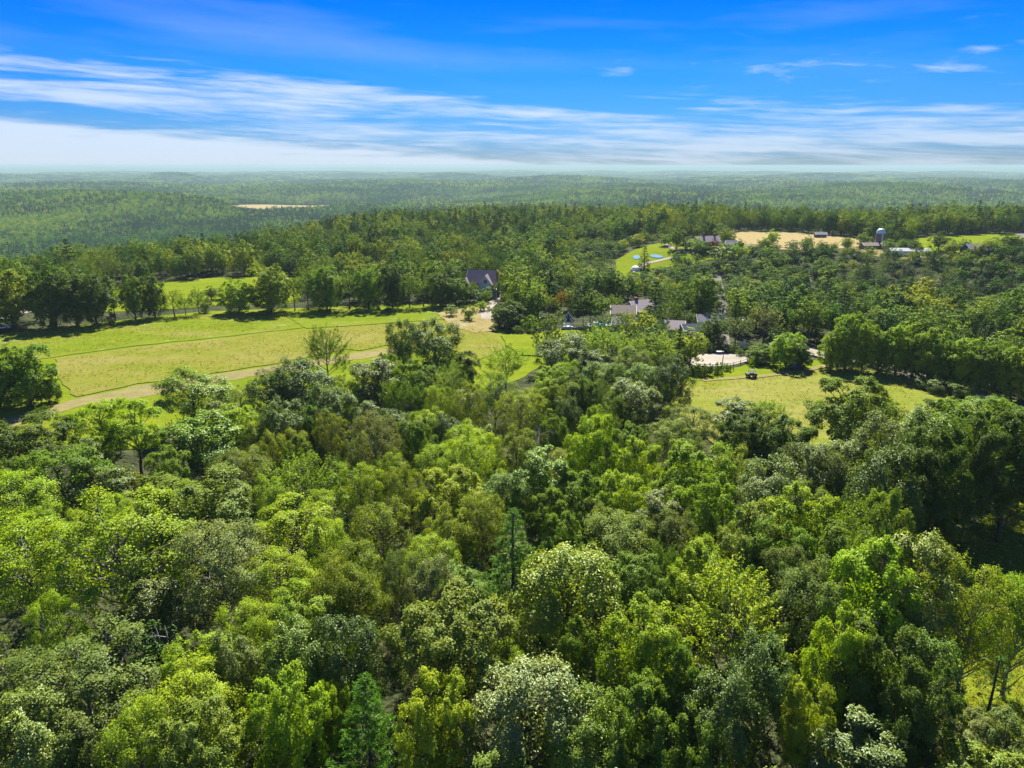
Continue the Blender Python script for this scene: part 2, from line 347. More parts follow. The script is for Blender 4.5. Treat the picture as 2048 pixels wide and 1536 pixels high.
field('gazebo_lawn', [(1000, 672), (1065, 672), (1110, 664), (1160, 660), (1220, 664), (1220, 688), (1100, 715), (1040, 712), (1010, 690)], M_GREEN, 'smooth green lawn in front of the gazebo', 'lawn', .44, 0, False, seed=5)
field('right_meadow', [(1330, 762), (1440, 760), (1530, 752), (1640, 738), (1720, 738), (1835, 758), (1845, 782), (1905, 800), (1990, 808), (1990, 850), (1880, 866), (1760, 890), (1600, 905), (1430, 890), (1345, 830)], M_RIGHT, 'golden dry meadow on the right beyond the near wood', 'meadow', .25, 0)
field('green_verge', [(1350, 752), (1440, 742), (1510, 728), (1600, 722), (1640, 722), (1655, 732), (1600, 745), (1510, 755), (1400, 764), (1330, 766)], M_GREEN, 'vivid green grass verge below the riding arena', 'grass', .34, 0)
field('pale_cart_track', [(1400, 761), (1510, 753), (1590, 742), (1660, 730), (1672, 733), (1600, 748), (1520, 757), (1405, 765)], M_TAN, 'thin pale cart track beside the green verge', 'track', .40, 0, False)
field('arena_lawn', [(1335, 688), (1372, 688), (1400, 694), (1402, 706), (1372, 716), (1345, 706)], M_RIGHT, 'small tan lawn behind the riding arena', 'lawn', .12, 0)
field('riding_arena', [(1376, 722), (1384, 713), (1405, 709), (1440, 707), (1475, 709), (1497, 716), (1492, 724), (1465, 731), (1430, 734), (1395, 733), (1380, 728)], M_SAND, 'pale sandy riding arena ringed by a rail fence', 'arena', .16, 0, True, .2)
field('right_lawn', [(1780, 1135), (1840, 1100), (1900, 1062), (2050, 1000), (2300, 990), (2700, 1560), (1925, 1560), (1900, 1420), (1880, 1300), (1800, 1190)], M_GREEN, 'lawn at the right edge, partly in the shade of tall trees', 'lawn', .12, 0)
field('clearing_grass', [(150, 1000), (215, 975), (240, 1000), (180, 1045), (140, 1030)], M_GREEN, 'scrap of bright grass showing between the near trees', 'grass', .12, 0, False)
field('far_left_field', [(180, 590), (330, 563), (430, 556), (520, 554), (600, 556), (600, 606), (430, 612), (300, 622), (200, 625)], M_GREEN, 'bright green field behind the left tree row', 'field', .15, 0)
field('small_far_field', [(640, 538), (745, 527), (775, 532), (772, 548), (700, 555)], M_GREEN, 'small bright green field seen over the tree row', 'field', .15, 0)
field('estate_lawn', [(1232, 520), (1262, 503), (1300, 490), (1345, 484), (1400, 486), (1480, 490), (1510, 500), (1500, 512), (1420, 520), (1330, 536), (1270, 560), (1225, 580)], M_GREEN, 'green hillside lawn with blue ponds below the far house', 'lawn', .15, 0)
field('cut_hayfield', [(1462, 466), (1500, 463), (1560, 464), (1640, 469), (1700, 476), (1745, 484), (1735, 492), (1690, 497), (1640, 498), (1600, 500), (1545, 499), (1480, 490)], M_WHEAT, 'pale tan cut hayfield on the far rise', 'field', .16, 0)
field('far_green_field', [(1832, 478), (1870, 472), (1960, 469), (2030, 468), (2066, 475), (2050, 487), (2000, 500), (1930, 508), (1840, 505), (1826, 492)], M_GREEN, 'bright green far field at the right beside the road', 'field', .16, 0)
field('farmyard', [(1700, 494), (1760, 493), (1840, 500), (1870, 508), (1850, 522), (1780, 520), (1740, 510), (1705, 502)], M_TAN, 'dusty farmyard below the silo', 'yard', .18, 0)
# far clearings in the valley
field('valley_hayfield', [(455, 414), (480, 410.5), (530, 409.5), (590, 411), (655, 410.5), (652, 415), (600, 415), (560, 417), (525, 420), (505, 417)], M_WHEAT, 'tan hayfield far away in the wooded valley', 'field', 1.0, 0, True, 3, 40)
OPEN.append(P((450, 415), (480, 409), (660, 409), (660, 420), (600, 424), (500, 425)))
field('valley_meadow', [(1185, 371.5), (1212, 371), (1213, 373.5), (1186, 374)], M_WHEAT, 'tiny tan clearing in the distant forest', 'field', 1.2, 0, True, 3, 60)
for px0, py0, ww in ((60, 401, 40), (250, 392, 30), (720, 396, 26), (905, 383, 22), (1420, 388, 24), (1560, 398, 34), (330, 372, 26), (860, 364, 30), (1750, 372, 34), (150, 431, 24)):
    field('valley_clearing', [(px0-ww/2, py0), (px0-ww/5, py0-1.2), (px0+ww/3, py0-1.0), (px0+ww/2, py0+.4), (px0, py0+1.6)], (M_WHEAT, M_LAWN)[px0 % 20 == 0], 'small clearing in the distant forest %s' % (['at far left', 'left of centre', 'near the centre', 'right of centre', 'at far right'][min(4, px0//410)]+(', farther one' if py0 < 390 else ', nearer one')), 'clearing', 1.2, 0, True, 3, 60)
m_water, nt = newmat('lake_water'); principled(nt, (.45, .48, .46), .12, nt.noise(nt.new('ShaderNodeNewGeometry').outputs['Position'], .2), .6, 0, .1)
field('distant_lake', [(1940, 389.5), (1960, 386), (1985, 384.5), (2000, 384), (1998, 386.5), (1970, 388.5), (1945, 391)], m_water, 'pale sliver of lake in the distant forest at right', 'lake', 1.5, 0, True, 3, 60)
m_pond, nt = newmat('pond_water'); principled(nt, (.09, .20, .33), .8, None, .05)
field('pond', [(1267, 513), (1275, 511.5), (1280, 514), (1279, 518), (1271, 519.5), (1266, 517)], m_pond, 'blue pond left of the lone dark spruce', 'pond', .4, 0, False, .1, 3)
field('pond', [(1299, 511), (1312, 510.5), (1324, 513), (1327, 516), (1316, 517), (1303, 515)], m_pond, 'larger blue pond right of the lone dark spruce', 'pond', .4, 0, False, .1, 3)
OPEN.append(P((-200, 650), (0, 625), (180, 606), (600, 600), (620, 622), (400, 632), (230, 648), (0, 672), (-200, 700)))
OPEN.append(P((735, 528), (775, 530), (775, 565), (740, 565)))
# yards kept clear of trees
for pp in ([(930, 575), (1000, 575), (1008, 600), (1000, 640), (962, 640), (960, 612), (925, 600)],
           [(1095, 628), (1160, 630), (1225, 640), (1290, 648), (1420, 645), (1420, 690), (1240, 682), (1105, 668)],
           [(1200, 615), (1300, 605), (1310, 660), (1205, 660)],
           [(1375, 480), (1480, 478), (1480, 500), (1380, 500)]): OPEN.append(P(*pp))
# roads and drives
def road(name, px, wdt, mat, label, cat='road', lift=.22, clear=2.0):
    pts = P(*px); pts = [tuple(v) for v in pts]
    poly = strip(pts, wdt); OPEN.append(strip(pts, wdt+clear)); return drape(name, poly, lift, mat, label, cat, 4, 0, .1)
road('gravel_lane', [(1535, 690), (1580, 697), (1620, 706), (1670, 717), (1740, 727), (1850, 760), (1960, 795), (2048, 830), (2150, 870)], 7, M_GRAVEL, 'pale gravel lane passing behind the right meadow', lift=.5)
road('asphalt_road', [(1444, 690), (1440, 650), (1438, 630), (1443, 612), (1441, 596), (1438, 580), (1434, 566), (1432, 552), (1425, 540)], 5, M_ASPH, 'grey road running away between the trees in the centre right', lift=.25, clear=-4)
OPEN[-1] = P((1434, 645), (1429, 556), (1449, 558), (1457, 640))
road('far_road', [(1930, 508), (1980, 503), (2030, 496), (2064, 489), (2062, 479), (2044, 471), (2034, 467)], 7, M_ASPH, 'pale far road bending past the green field', lift=.28)
road('house_drive', [(975, 640), (970, 622), (985, 607), (1000, 600), (960, 596)], 4.5, M_GRAVEL, 'pale gravel drive of the gabled house', 'drive', .5)
road('estate_drive', [(1330, 489), (1342, 496), (1362, 503), (1390, 506), (1405, 502), (1400, 497), (1380, 498)], 3.5, M_SAND, 'pale looping drive in front of the far house', 'drive', .3)
road('estate_path', [(1262, 545), (1290, 528), (1335, 518), (1360, 514)], 3, M_SAND, 'thin pale path across the hillside lawn', 'path', .32)
road('back_lane', [(-120, 668), (0, 640), (60, 622), (130, 612), (250, 600)], 5, M_GRAVEL, 'pale lane glimpsed through the trunks of the tree row', lift=.25)

# ------------------------------------------------------------------ tree prototypes
def unit(v): return v/np.maximum(np.linalg.norm(v, axis=-1, keepdims=True), 1e-6)
def leafcards(C, Nn, size, rg, aspect=.62, fold=.16, T=None):
    """one small folded rhombus per leaf cluster: C centres, Nn normals, size lengths"""
    n = len(C); Nn = unit(Nn)
    if T is None: T = rg.normal(size=(n, 3))
    T = unit(T-(T*Nn).sum(1, keepdims=True)*Nn); B = np.cross(Nn, T); s = np.asarray(size).reshape(-1, 1)*np.ones((n, 1))
    V = np.stack([C-T*s*.5-Nn*s*fold, C+B*s*.5*aspect+Nn*s*fold*.5, C+T*s*.5-Nn*s*fold, C-B*s*.5*aspect+Nn*s*fold*.5], 1).reshape(-1, 3)
    i = np.arange(n)*4
    return V, np.concatenate([np.stack([i, i+1, i+2], 1), np.stack([i, i+2, i+3], 1)])
def fib(n, rg, zmin=-.35):
    i = np.arange(n)+.5; z = 1-(1-zmin)*i/n; ph = i*2.39996+rg.uniform(0, 6); r = np.sqrt(np.clip(1-z*z, 0, 1))
    d = np.stack([r*np.cos(ph), r*np.sin(ph), z], 1)+rg.normal(size=(n, 3))*.16; return unit(d)
def tubes(segs, n=5):
    """segs: (p, q, r0, r1) rows -> quads"""
    V = []; F = []; b = 0
    for p, q, r0, r1 in segs:
        p = np.array(p, float); q = np.array(q, float); d = unit((q-p)[None])[0]; a = np.cross(d, [0, .1, 1.] if abs(d[2]) < .9 else [1., 0, 0]); a /= np.linalg.norm(a); c = np.cross(d, a)
        t = np.arange(n)*2*math.pi/n; ring = np.outer(np.cos(t), a)+np.outer(np.sin(t), c)
        V += [p+ring*r0, q+ring*r1]
        for i in range(n): F.append((b+i, b+(i+1) % n, b+n+(i+1) % n, b+n+i))
        b += 2*n
    return np.concatenate(V), np.array(F)
def trunk_segs(rg, H, rad, lean=.03, top=.8, n=6):
    pts = [np.array([0, 0, -.6])]; x = y = 0
    for i in range(1, n+1):
        x += rg.normal()*lean*H/n*1.5; y += rg.normal()*lean*H/n*1.5; pts.append(np.array([x, y, H*top*i/n]))
    rr = [rad*(1.35 if i == 0 else 1-.75*i/n) for i in range(n+1)]
    return pts, [(pts[i], pts[i+1], rr[i], rr[i+1]) for i in range(n)]
def curve(p, q, r0, r1, rg, sag=.0, k=3):
    p = np.array(p, float); q = np.array(q, float); L = np.linalg.norm(q-p); out = []; prev = p
    for i in range(1, k+1):
        t = i/k; c = p+(q-p)*t+rg.normal(size=3)*L*.04*(t < 1)+np.array([0, 0, L*sag*math.sin(math.pi*t)])
        out.append((prev, c, r0+(r1-r0)*(i-1)/k, r0+(r1-r0)*t)); prev = c
    return out

def broadleaf(seed, Rr=4.5, H=15, zb=4.5, nl=15, sub=10, leaves=105, ls=.27, crad=.72, lobe=1.9, up=.55, ang=1.0, gap=0., flat=1.0, twigs=True, aspect=.62, inner=.16, skew=0, form=.65):
    rg = np.random.default_rng(seed); zc = (zb+H)/2; c = (H-zb)/2-lobe*.7; a = Rr-lobe*.7
    D = fib(nl, rg, -.8); rad = rg.uniform(.78, 1.06, nl)
    limb = np.array([0, 0, zc])+D*np.array([a, a, c])*rad[:, None]; limb[:, 0] += skew*(limb[:, 2]-zc)/c
    lr = lobe*rg.uniform(.7, 1.2, nl)
    pts, segs = trunk_segs(rg, H, Rr*.055, .02, .72)
    C = []; Nn = []; Sz = []
    for i in range(nl):
        zo = min(max(limb[i, 2]-abs(rg.normal())*1.2-1.5-np.hypot(limb[i, 0], limb[i, 1])*.35, zb*.6), H*.7); k = zo/(H*.72)*6; k0 = int(min(k, 5)); org = pts[k0]+(pts[k0+1]-pts[k0])*(k-k0) if k0 < 6 else pts[-1]
        segs += curve(org, limb[i], Rr*.02, Rr*.007, rg, .05)
        ns = max(3, int(sub*rg.uniform(.75, 1.25)*lr[i]/lobe)); d2 = unit(rg.normal(size=(ns, 3))+D[i]*ang+np.array([0, 0, .45])); cl = limb[i]+d2*lr[i]*rg.uniform(.55, 1.0, (ns, 1))*np.array([1, 1, flat])
        for j in range(ns):
            if rg.random() < gap: continue
            if twigs: segs.append((limb[i], cl[j], Rr*.006, Rr*.002))
            m = int(leaves*rg.uniform(.6, 1.35)); cr = crad*rg.uniform(.7, 1.3)
            d3 = unit(rg.normal(size=(m, 3))+np.array([0, 0, .35])+d2[j]*.5); u = rg.uniform(.3, 1, (m, 1))**.6*(1+.32*np.abs(rg.normal(size=(m, 1)))*(rg.random((m, 1)) < .2)); an = rg.uniform(.72, 1.2, 3)*np.array([1, 1, 1.2])
            C.append(cl[j]+d3*cr*u*an); Nn.append(d3*.5+unit(cl[j:j+1]-np.array([[0, 0, zc-.25*c]]))*form+np.array([0, 0, up*.55])+rg.normal(size=(m, 3))*.34); Sz.append(ls*rg.uniform(.6, 1.35, m))
    nin = int(nl*sub*leaves*inner)
    d = unit(rg.normal(size=(nin, 3))); C.append(np.array([0, 0, zc])+d*np.array([a, a, c])*.75*rg.uniform(0, 1, (nin, 1))**.33); Nn.append(rg.normal(size=(nin, 3))+[0, 0, .5]); Sz.append(ls*1.3*rg.uniform(.7, 1.3, nin))
    C = np.concatenate(C); Nn = np.concatenate(Nn); Sz = np.concatenate(Sz)
    return leafcards(C, Nn, Sz, rg, aspect), tubes(segs)
def plume(seed, Rr=4.2, H=15, zb=2.0, nl=18, sh=10, leaves=46, ls=.25, slen=2.4, spread=.5, tw=.36):
    """upswept shoots, feathery spiky outline"""
    rg = np.random.default_rng(seed); zc = (zb+H)/2; c = (H-zb)/2-1.2; a = Rr-1.3; D = fib(nl, rg, -.5)
    limb = np.array([0, 0, zc-.8])+D*np.array([a, a, c])*rg.uniform(.6, 1.0, (nl, 1)); pts, segs = trunk_segs(rg, H, Rr*.05, .02, .7); C = []; Nn = []; Sz = []; T = []
    for i in range(nl):
        org = np.array([pts[3][0], pts[3][1], max(zb*.6, min(limb[i, 2]-2.2, H*.65))]); segs += curve(org, limb[i], Rr*.018, Rr*.007, rg, -.05)
        for j in range(sh):
            ax = unit((D[i]*np.array([1, 1, .3])*spread+np.array([0, 0, 1])+rg.normal(size=3)*.38)[None])[0]; L = slen*rg.uniform(.55, 1.25); st = limb[i]+rg.normal(size=3)*.65
            segs.append((st, st+ax*L*.9, .03, .008))
            m = int(leaves*rg.uniform(.7, 1.3)); t = rg.uniform(.0, 1, (m, 1)); w_ = tw*(1.15-t)+.08
            rd = unit(rg.normal(size=(m, 3))); C.append(st+ax*t*L+rd*w_*rg.uniform(.5, 1.3, (m, 1))); Nn.append(rd*.8+np.array([0, 0, .6])+rg.normal(size=(m, 3))*.35); Sz.append(ls*rg.uniform(.6, 1.3, m)); T.append(ax+rd*.8)
    return leafcards(np.concatenate(C), np.concatenate(Nn), np.concatenate(Sz), rg, .5, T=np.concatenate(T)), tubes(segs)
def pine(seed, Rr=3.6, H=15, zb=2.0, lev=17, br=7, tuft=16, ls=.42, dense=1.0, droop=-.02, power=.8, aspect=.16, nneed=11, open_=0.):
    rg = np.random.default_rng(seed); pts, segs = trunk_segs(rg, H, .22, .006, .98); C = []; Nn = []; Sz = []; T = []
    for k in range(lev):
        f = k/(lev-1); z = zb+(H-.7-zb)*f; L = Rr*((1-f)**power)*rg.uniform(.85, 1.12)+.25
        n = max(4, int(br*(1-.35*f))); ph0 = rg.uniform(0, 6)
        for j in range(n):
            if rg.random() < open_: continue
            ph = ph0+j*2*math.pi/n+rg.normal()*.2; d = np.array([math.cos(ph), math.sin(ph), droop+rg.normal()*.06+.28*f]); l = L*rg.uniform(.7, 1.15); o = np.array([0, 0, z+rg.normal()*.12]); e = o+d*l
            segs.append((o, e, .05*(1-f)+.015, .01))
            m = max(3, int(tuft*l/2.6*dense)); t = np.sort(rg.uniform(.28, 1.03, m)); side = np.array([-d[1], d[0], 0.])
            w_ = (.62*l*(1-t)*np.minimum(1, (t-.1)*3)+.12)[:, None]*rg.uniform(-1, 1, (m, 1)); tc_ = o+d*l*t[:, None]+side*w_+np.array([0, 0, .05])
            nn = nneed; cc = np.repeat(tc_, nn, 0); dd = unit(rg.normal(size=(m*nn, 3))*np.array([1, 1, .55])+d*.9+np.array([0, 0, .45]))
            C.append(cc+dd*ls*.45); T.append(dd); Nn.append(rg.normal(size=(m*nn, 3))+np.array([0, 0, .9])); Sz.append(ls*rg.uniform(.7, 1.25, m*nn))
    return leafcards(np.concatenate(C), np.concatenate(Nn), np.concatenate(Sz), rg, aspect, .04, T=np.concatenate(T)), tubes(segs)
def bare(seed, H=9, Rr=2.6, n1=7, n2=5, n3=4, fork=False, rad=.2):
    rg = np.random.default_rng(seed); pts, segs = trunk_segs(rg, H, rad, .05, .9)
    if fork: segs += curve(pts[3], pts[3]+np.array([1.3, .3, H*.42]), rad*.6, rad*.2, rg)
    for i in range(n1):
        k = rg.integers(2, 6); o = pts[k]; d = unit((rg.normal(size=3)*np.array([1, 1, .35])+[0, 0, .35])[None])[0]; e = o+d*Rr*rg.uniform(.6, 1.1); s = curve(o, e, rad*.4, rad*.12, rg); segs += s
        for j in range(n2):
            b = s[rg.integers(0, 3)][1]; d2 = unit((d+rg.normal(size=3)*.7)[None])[0]; e2 = b+d2*Rr*.45*rg.uniform(.6, 1.1); segs.append((b, e2, rad*.13, rad*.05))
            for q in range(n3): d3 = unit((d2+rg.normal(size=3)*.7)[None])[0]; bb = b+(e2-b)*rg.uniform(.4, 1); segs.append((bb, bb+d3*Rr*.25*rg.uniform(.5, 1.1), rad*.06, rad*.03))
    return None, tubes(segs, 4)

PROTO = {}
def proto(key, gen, lm, bm=M_BARK, H=15, Rr=4.5):
    (lf, tb) = gen; PROTO.setdefault(key, []).append((npmesh(key+'_crown', *lf, lm) if lf is not None else None, npmesh(key+'_trunk', *tb, bm, True), H, Rr))
for s in (11, 12, 13): proto('maple', broadleaf(s, zb=2.2, lobe=1.55, nl=26, sub=8, leaves=135, ls=.215, crad=.60, flat=1.25), M_LEAF)
for s in (21, 22): proto('oak', broadleaf(s, lobe=1.7, nl=30, sub=9, leaves=90, ls=.23, crad=.78, gap=.1, zb=2.4, ang=1.3, inner=.05), M_SHINY)
for s in (31, 32): proto('ash', plume(s), M_LEAF, M_GREYBARK, Rr=4.2)
for s in (41, 42): proto('birch', broadleaf(s, lobe=1.4, nl=30, sub=7, leaves=100, ls=.19, crad=.74, zb=2.0, gap=.1, up=.3, inner=.05, flat=1.2), M_LEAF, M_GREYBARK)
for s in (51, 52): proto('walnut', broadleaf(s, lobe=1.7, nl=14, sub=11, leaves=125, ls=.21, crad=.6, flat=.5, zb=4.2, gap=.06, up=.8, inner=.02), M_LEAF)
for s in (61, 62): proto('poplar', broadleaf(s, Rr=3.2, lobe=1.2, nl=22, sub=7, leaves=88, ls=.23, crad=.55, zb=1.6), M_SHINY, M_GREYBARK, Rr=3.2)
for s in (71, 72): proto('pine', pine(s), M_NEEDLE, Rr=3.6)
proto('spruce', pine(75, Rr=2.6, lev=24, br=9, zb=.8, ls=.3, tuft=18, droop=-.18, power=1.0), M_NEEDLE, Rr=2.6)
proto('thin_pine', pine(77, Rr=3.0, lev=9, br=5, zb=3.5, ls=.34, tuft=9, open_=.25, power=.55), M_NEEDLE, Rr=3.0)
for s in (81, 82): proto('shrub', broadleaf(s, Rr=2.5, H=4.2, zb=.1, lobe=1.1, nl=13, sub=7, leaves=80, ls=.22, crad=.5, twigs=False), M_LEAF, H=4.2, Rr=2.5)
proto('snag', bare(91, fork=True), None, M_DEAD, H=9, Rr=2.6); proto('snag', bare(92, n1=10, Rr=3.4), None, M_DEAD, H=9, Rr=3.4)
for s in (171, 172, 173): proto('edge_tree', broadleaf(s, zb=-.4, lobe=1.35, nl=42, sub=6, leaves=52, ls=.34, crad=.62, twigs=False, flat=1.25, inner=.2, form=.8), M_LEAF)
# lighter trees for the middle distance
for s in (111, 112, 113): proto('mid_round', broadleaf(s, lobe=1.6, nl=22, sub=6, leaves=17, ls=.55, crad=.62, twigs=False, zb=.6, flat=1.2, inner=.3), M_LEAF)
for s in (121,): proto('mid_oak', broadleaf(s, lobe=1.8, nl=18, sub=6, leaves=18, ls=.6, crad=.7, gap=.12, twigs=False, zb=1.5, ang=1.3), M_SHINY)
for s in (131,): proto('mid_plume', plume(s, nl=17, sh=7, leaves=12, ls=.5), M_LEAF, Rr=4.2)
for s in (141,): proto('mid_pine', pine(s, lev=12, br=6, tuft=10, nneed=4, ls=.8, aspect=.3), M_NEEDLE, Rr=3.6)
proto('mid_spruce', pine(145, Rr=2.6, lev=15, br=7, zb=.6, ls=.6, tuft=9, nneed=4, aspect=.3, droop=-.15, power=1.), M_NEEDLE, Rr=2.6)
proto('mid_column', broadleaf(151, Rr=3.0, H=15, zb=.8, lobe=1.3, nl=20, sub=6, leaves=17, ls=.6, crad=.5, twigs=False), M_LEAF, Rr=3.0)
proto('mid_high_pine', broadleaf(155, Rr=3.0, H=15, zb=6.5, lobe=1.3, nl=14, sub=6, leaves=16, ls=.5, crad=.5, gap=.2, twigs=True), M_LEAF, M_BARK, Rr=3.0)
proto('mid_shrub', broadleaf(161, Rr=2.5, H=4.2, zb=.1, lobe=1.1, nl=10, sub=5, leaves=20, ls=.4, crad=.5, twigs=False), M_LEAF, H=4.2, Rr=2.5)

# tints: (leaf colour, words)
TINT = {
 'mid': ((0.106, 0.190, 0.014), 'mid green'), 'bright': ((0.179, 0.289, 0.013), 'bright green'), 'dark': ((0.061, 0.112, 0.013), 'dark green'),
 'yellow': ((0.190, 0.292, 0.014), 'yellow-green'), 'olive': ((0.145, 0.204, 0.012), 'olive'), 'pale': ((0.140, 0.205, 0.045), 'pale green'),
 'grey': ((0.105, 0.155, 0.050), 'grey-green'), 'silver': ((0.135, 0.175, 0.085), 'silvery'), 'gold': ((0.200, 0.290, 0.022), 'yellowish'),
 'bluepine': ((0.095, 0.186, 0.055), 'blue-green'), 'greenpine': ((0.068, 0.175, 0.024), 'fresh green'), 'deep': ((0.044, 0.081, 0.011), 'very dark green'), 'red': ((0.099, 0.049, 0.030), 'dark red'), 'rust': ((0.228, 0.167, 0.050), 'rusty')}
WORD = {'maple': 'maple', 'oak': 'oak', 'ash': 'feathery ash', 'birch': 'airy birch', 'walnut': 'layered walnut', 'poplar': 'slim poplar', 'pine': 'pine', 'spruce': 'spruce', 'thin_pine': 'sparse pine', 'shrub': 'shrub', 'snag': 'dead tree'}
NAME = {'maple': 'maple_tree', 'oak': 'oak_tree', 'ash': 'ash_tree', 'birch': 'birch_tree', 'walnut': 'walnut_tree', 'poplar': 'poplar_tree', 'pine': 'pine_tree', 'spruce': 'spruce_tree', 'thin_pine': 'pine_tree', 'shrub': 'shrub', 'snag': 'dead_tree'}
TREES = []          # x, y, crown radius, is-individual
rgt = random.Random(5)
def tree(x, y, kind, tint, H, Rw, label=None, group='trees of the near wood', pkey=None, name=None, var=None):
    key = pkey or kind; ps = PROTO[key]; cm, tm, H0, R0 = ps[(var if var is not None else rgt.randrange(len(ps))) % len(ps)]
    nm = name or NAME.get(kind, kind)
    e = thing(nm, (x, y, hz(x, y)-.1), label, 'dead tree' if kind == 'snag' else ('shrub' if nm == 'shrub' else 'tree'), group, rgt.uniform(0, 6.28))
    sc = (Rw/R0, Rw/R0, H/H0)
    t = link('trunk', tm, e); t.scale = sc
    if cm:
        c = link('crown', cm, e); c.scale = sc; col = TINT[tint][0]; j = rgt.uniform(.88, 1.14); c.color = (min(col[0]*j*rgt.uniform(.93, 1.08), .3), col[1]*j, col[2]*j, 1)
    TREES.append((x, y, Rw, H)); return e
def crownpos(px, py, H, k=.62):
    d = ray(px, py); z = 0
    for _ in range(8):
        t = (CAM_H-(z+k*H))/-d.z; z = hz(d.x*t, d.y*t)
    return d.x*t, d.y*t, t*d.length

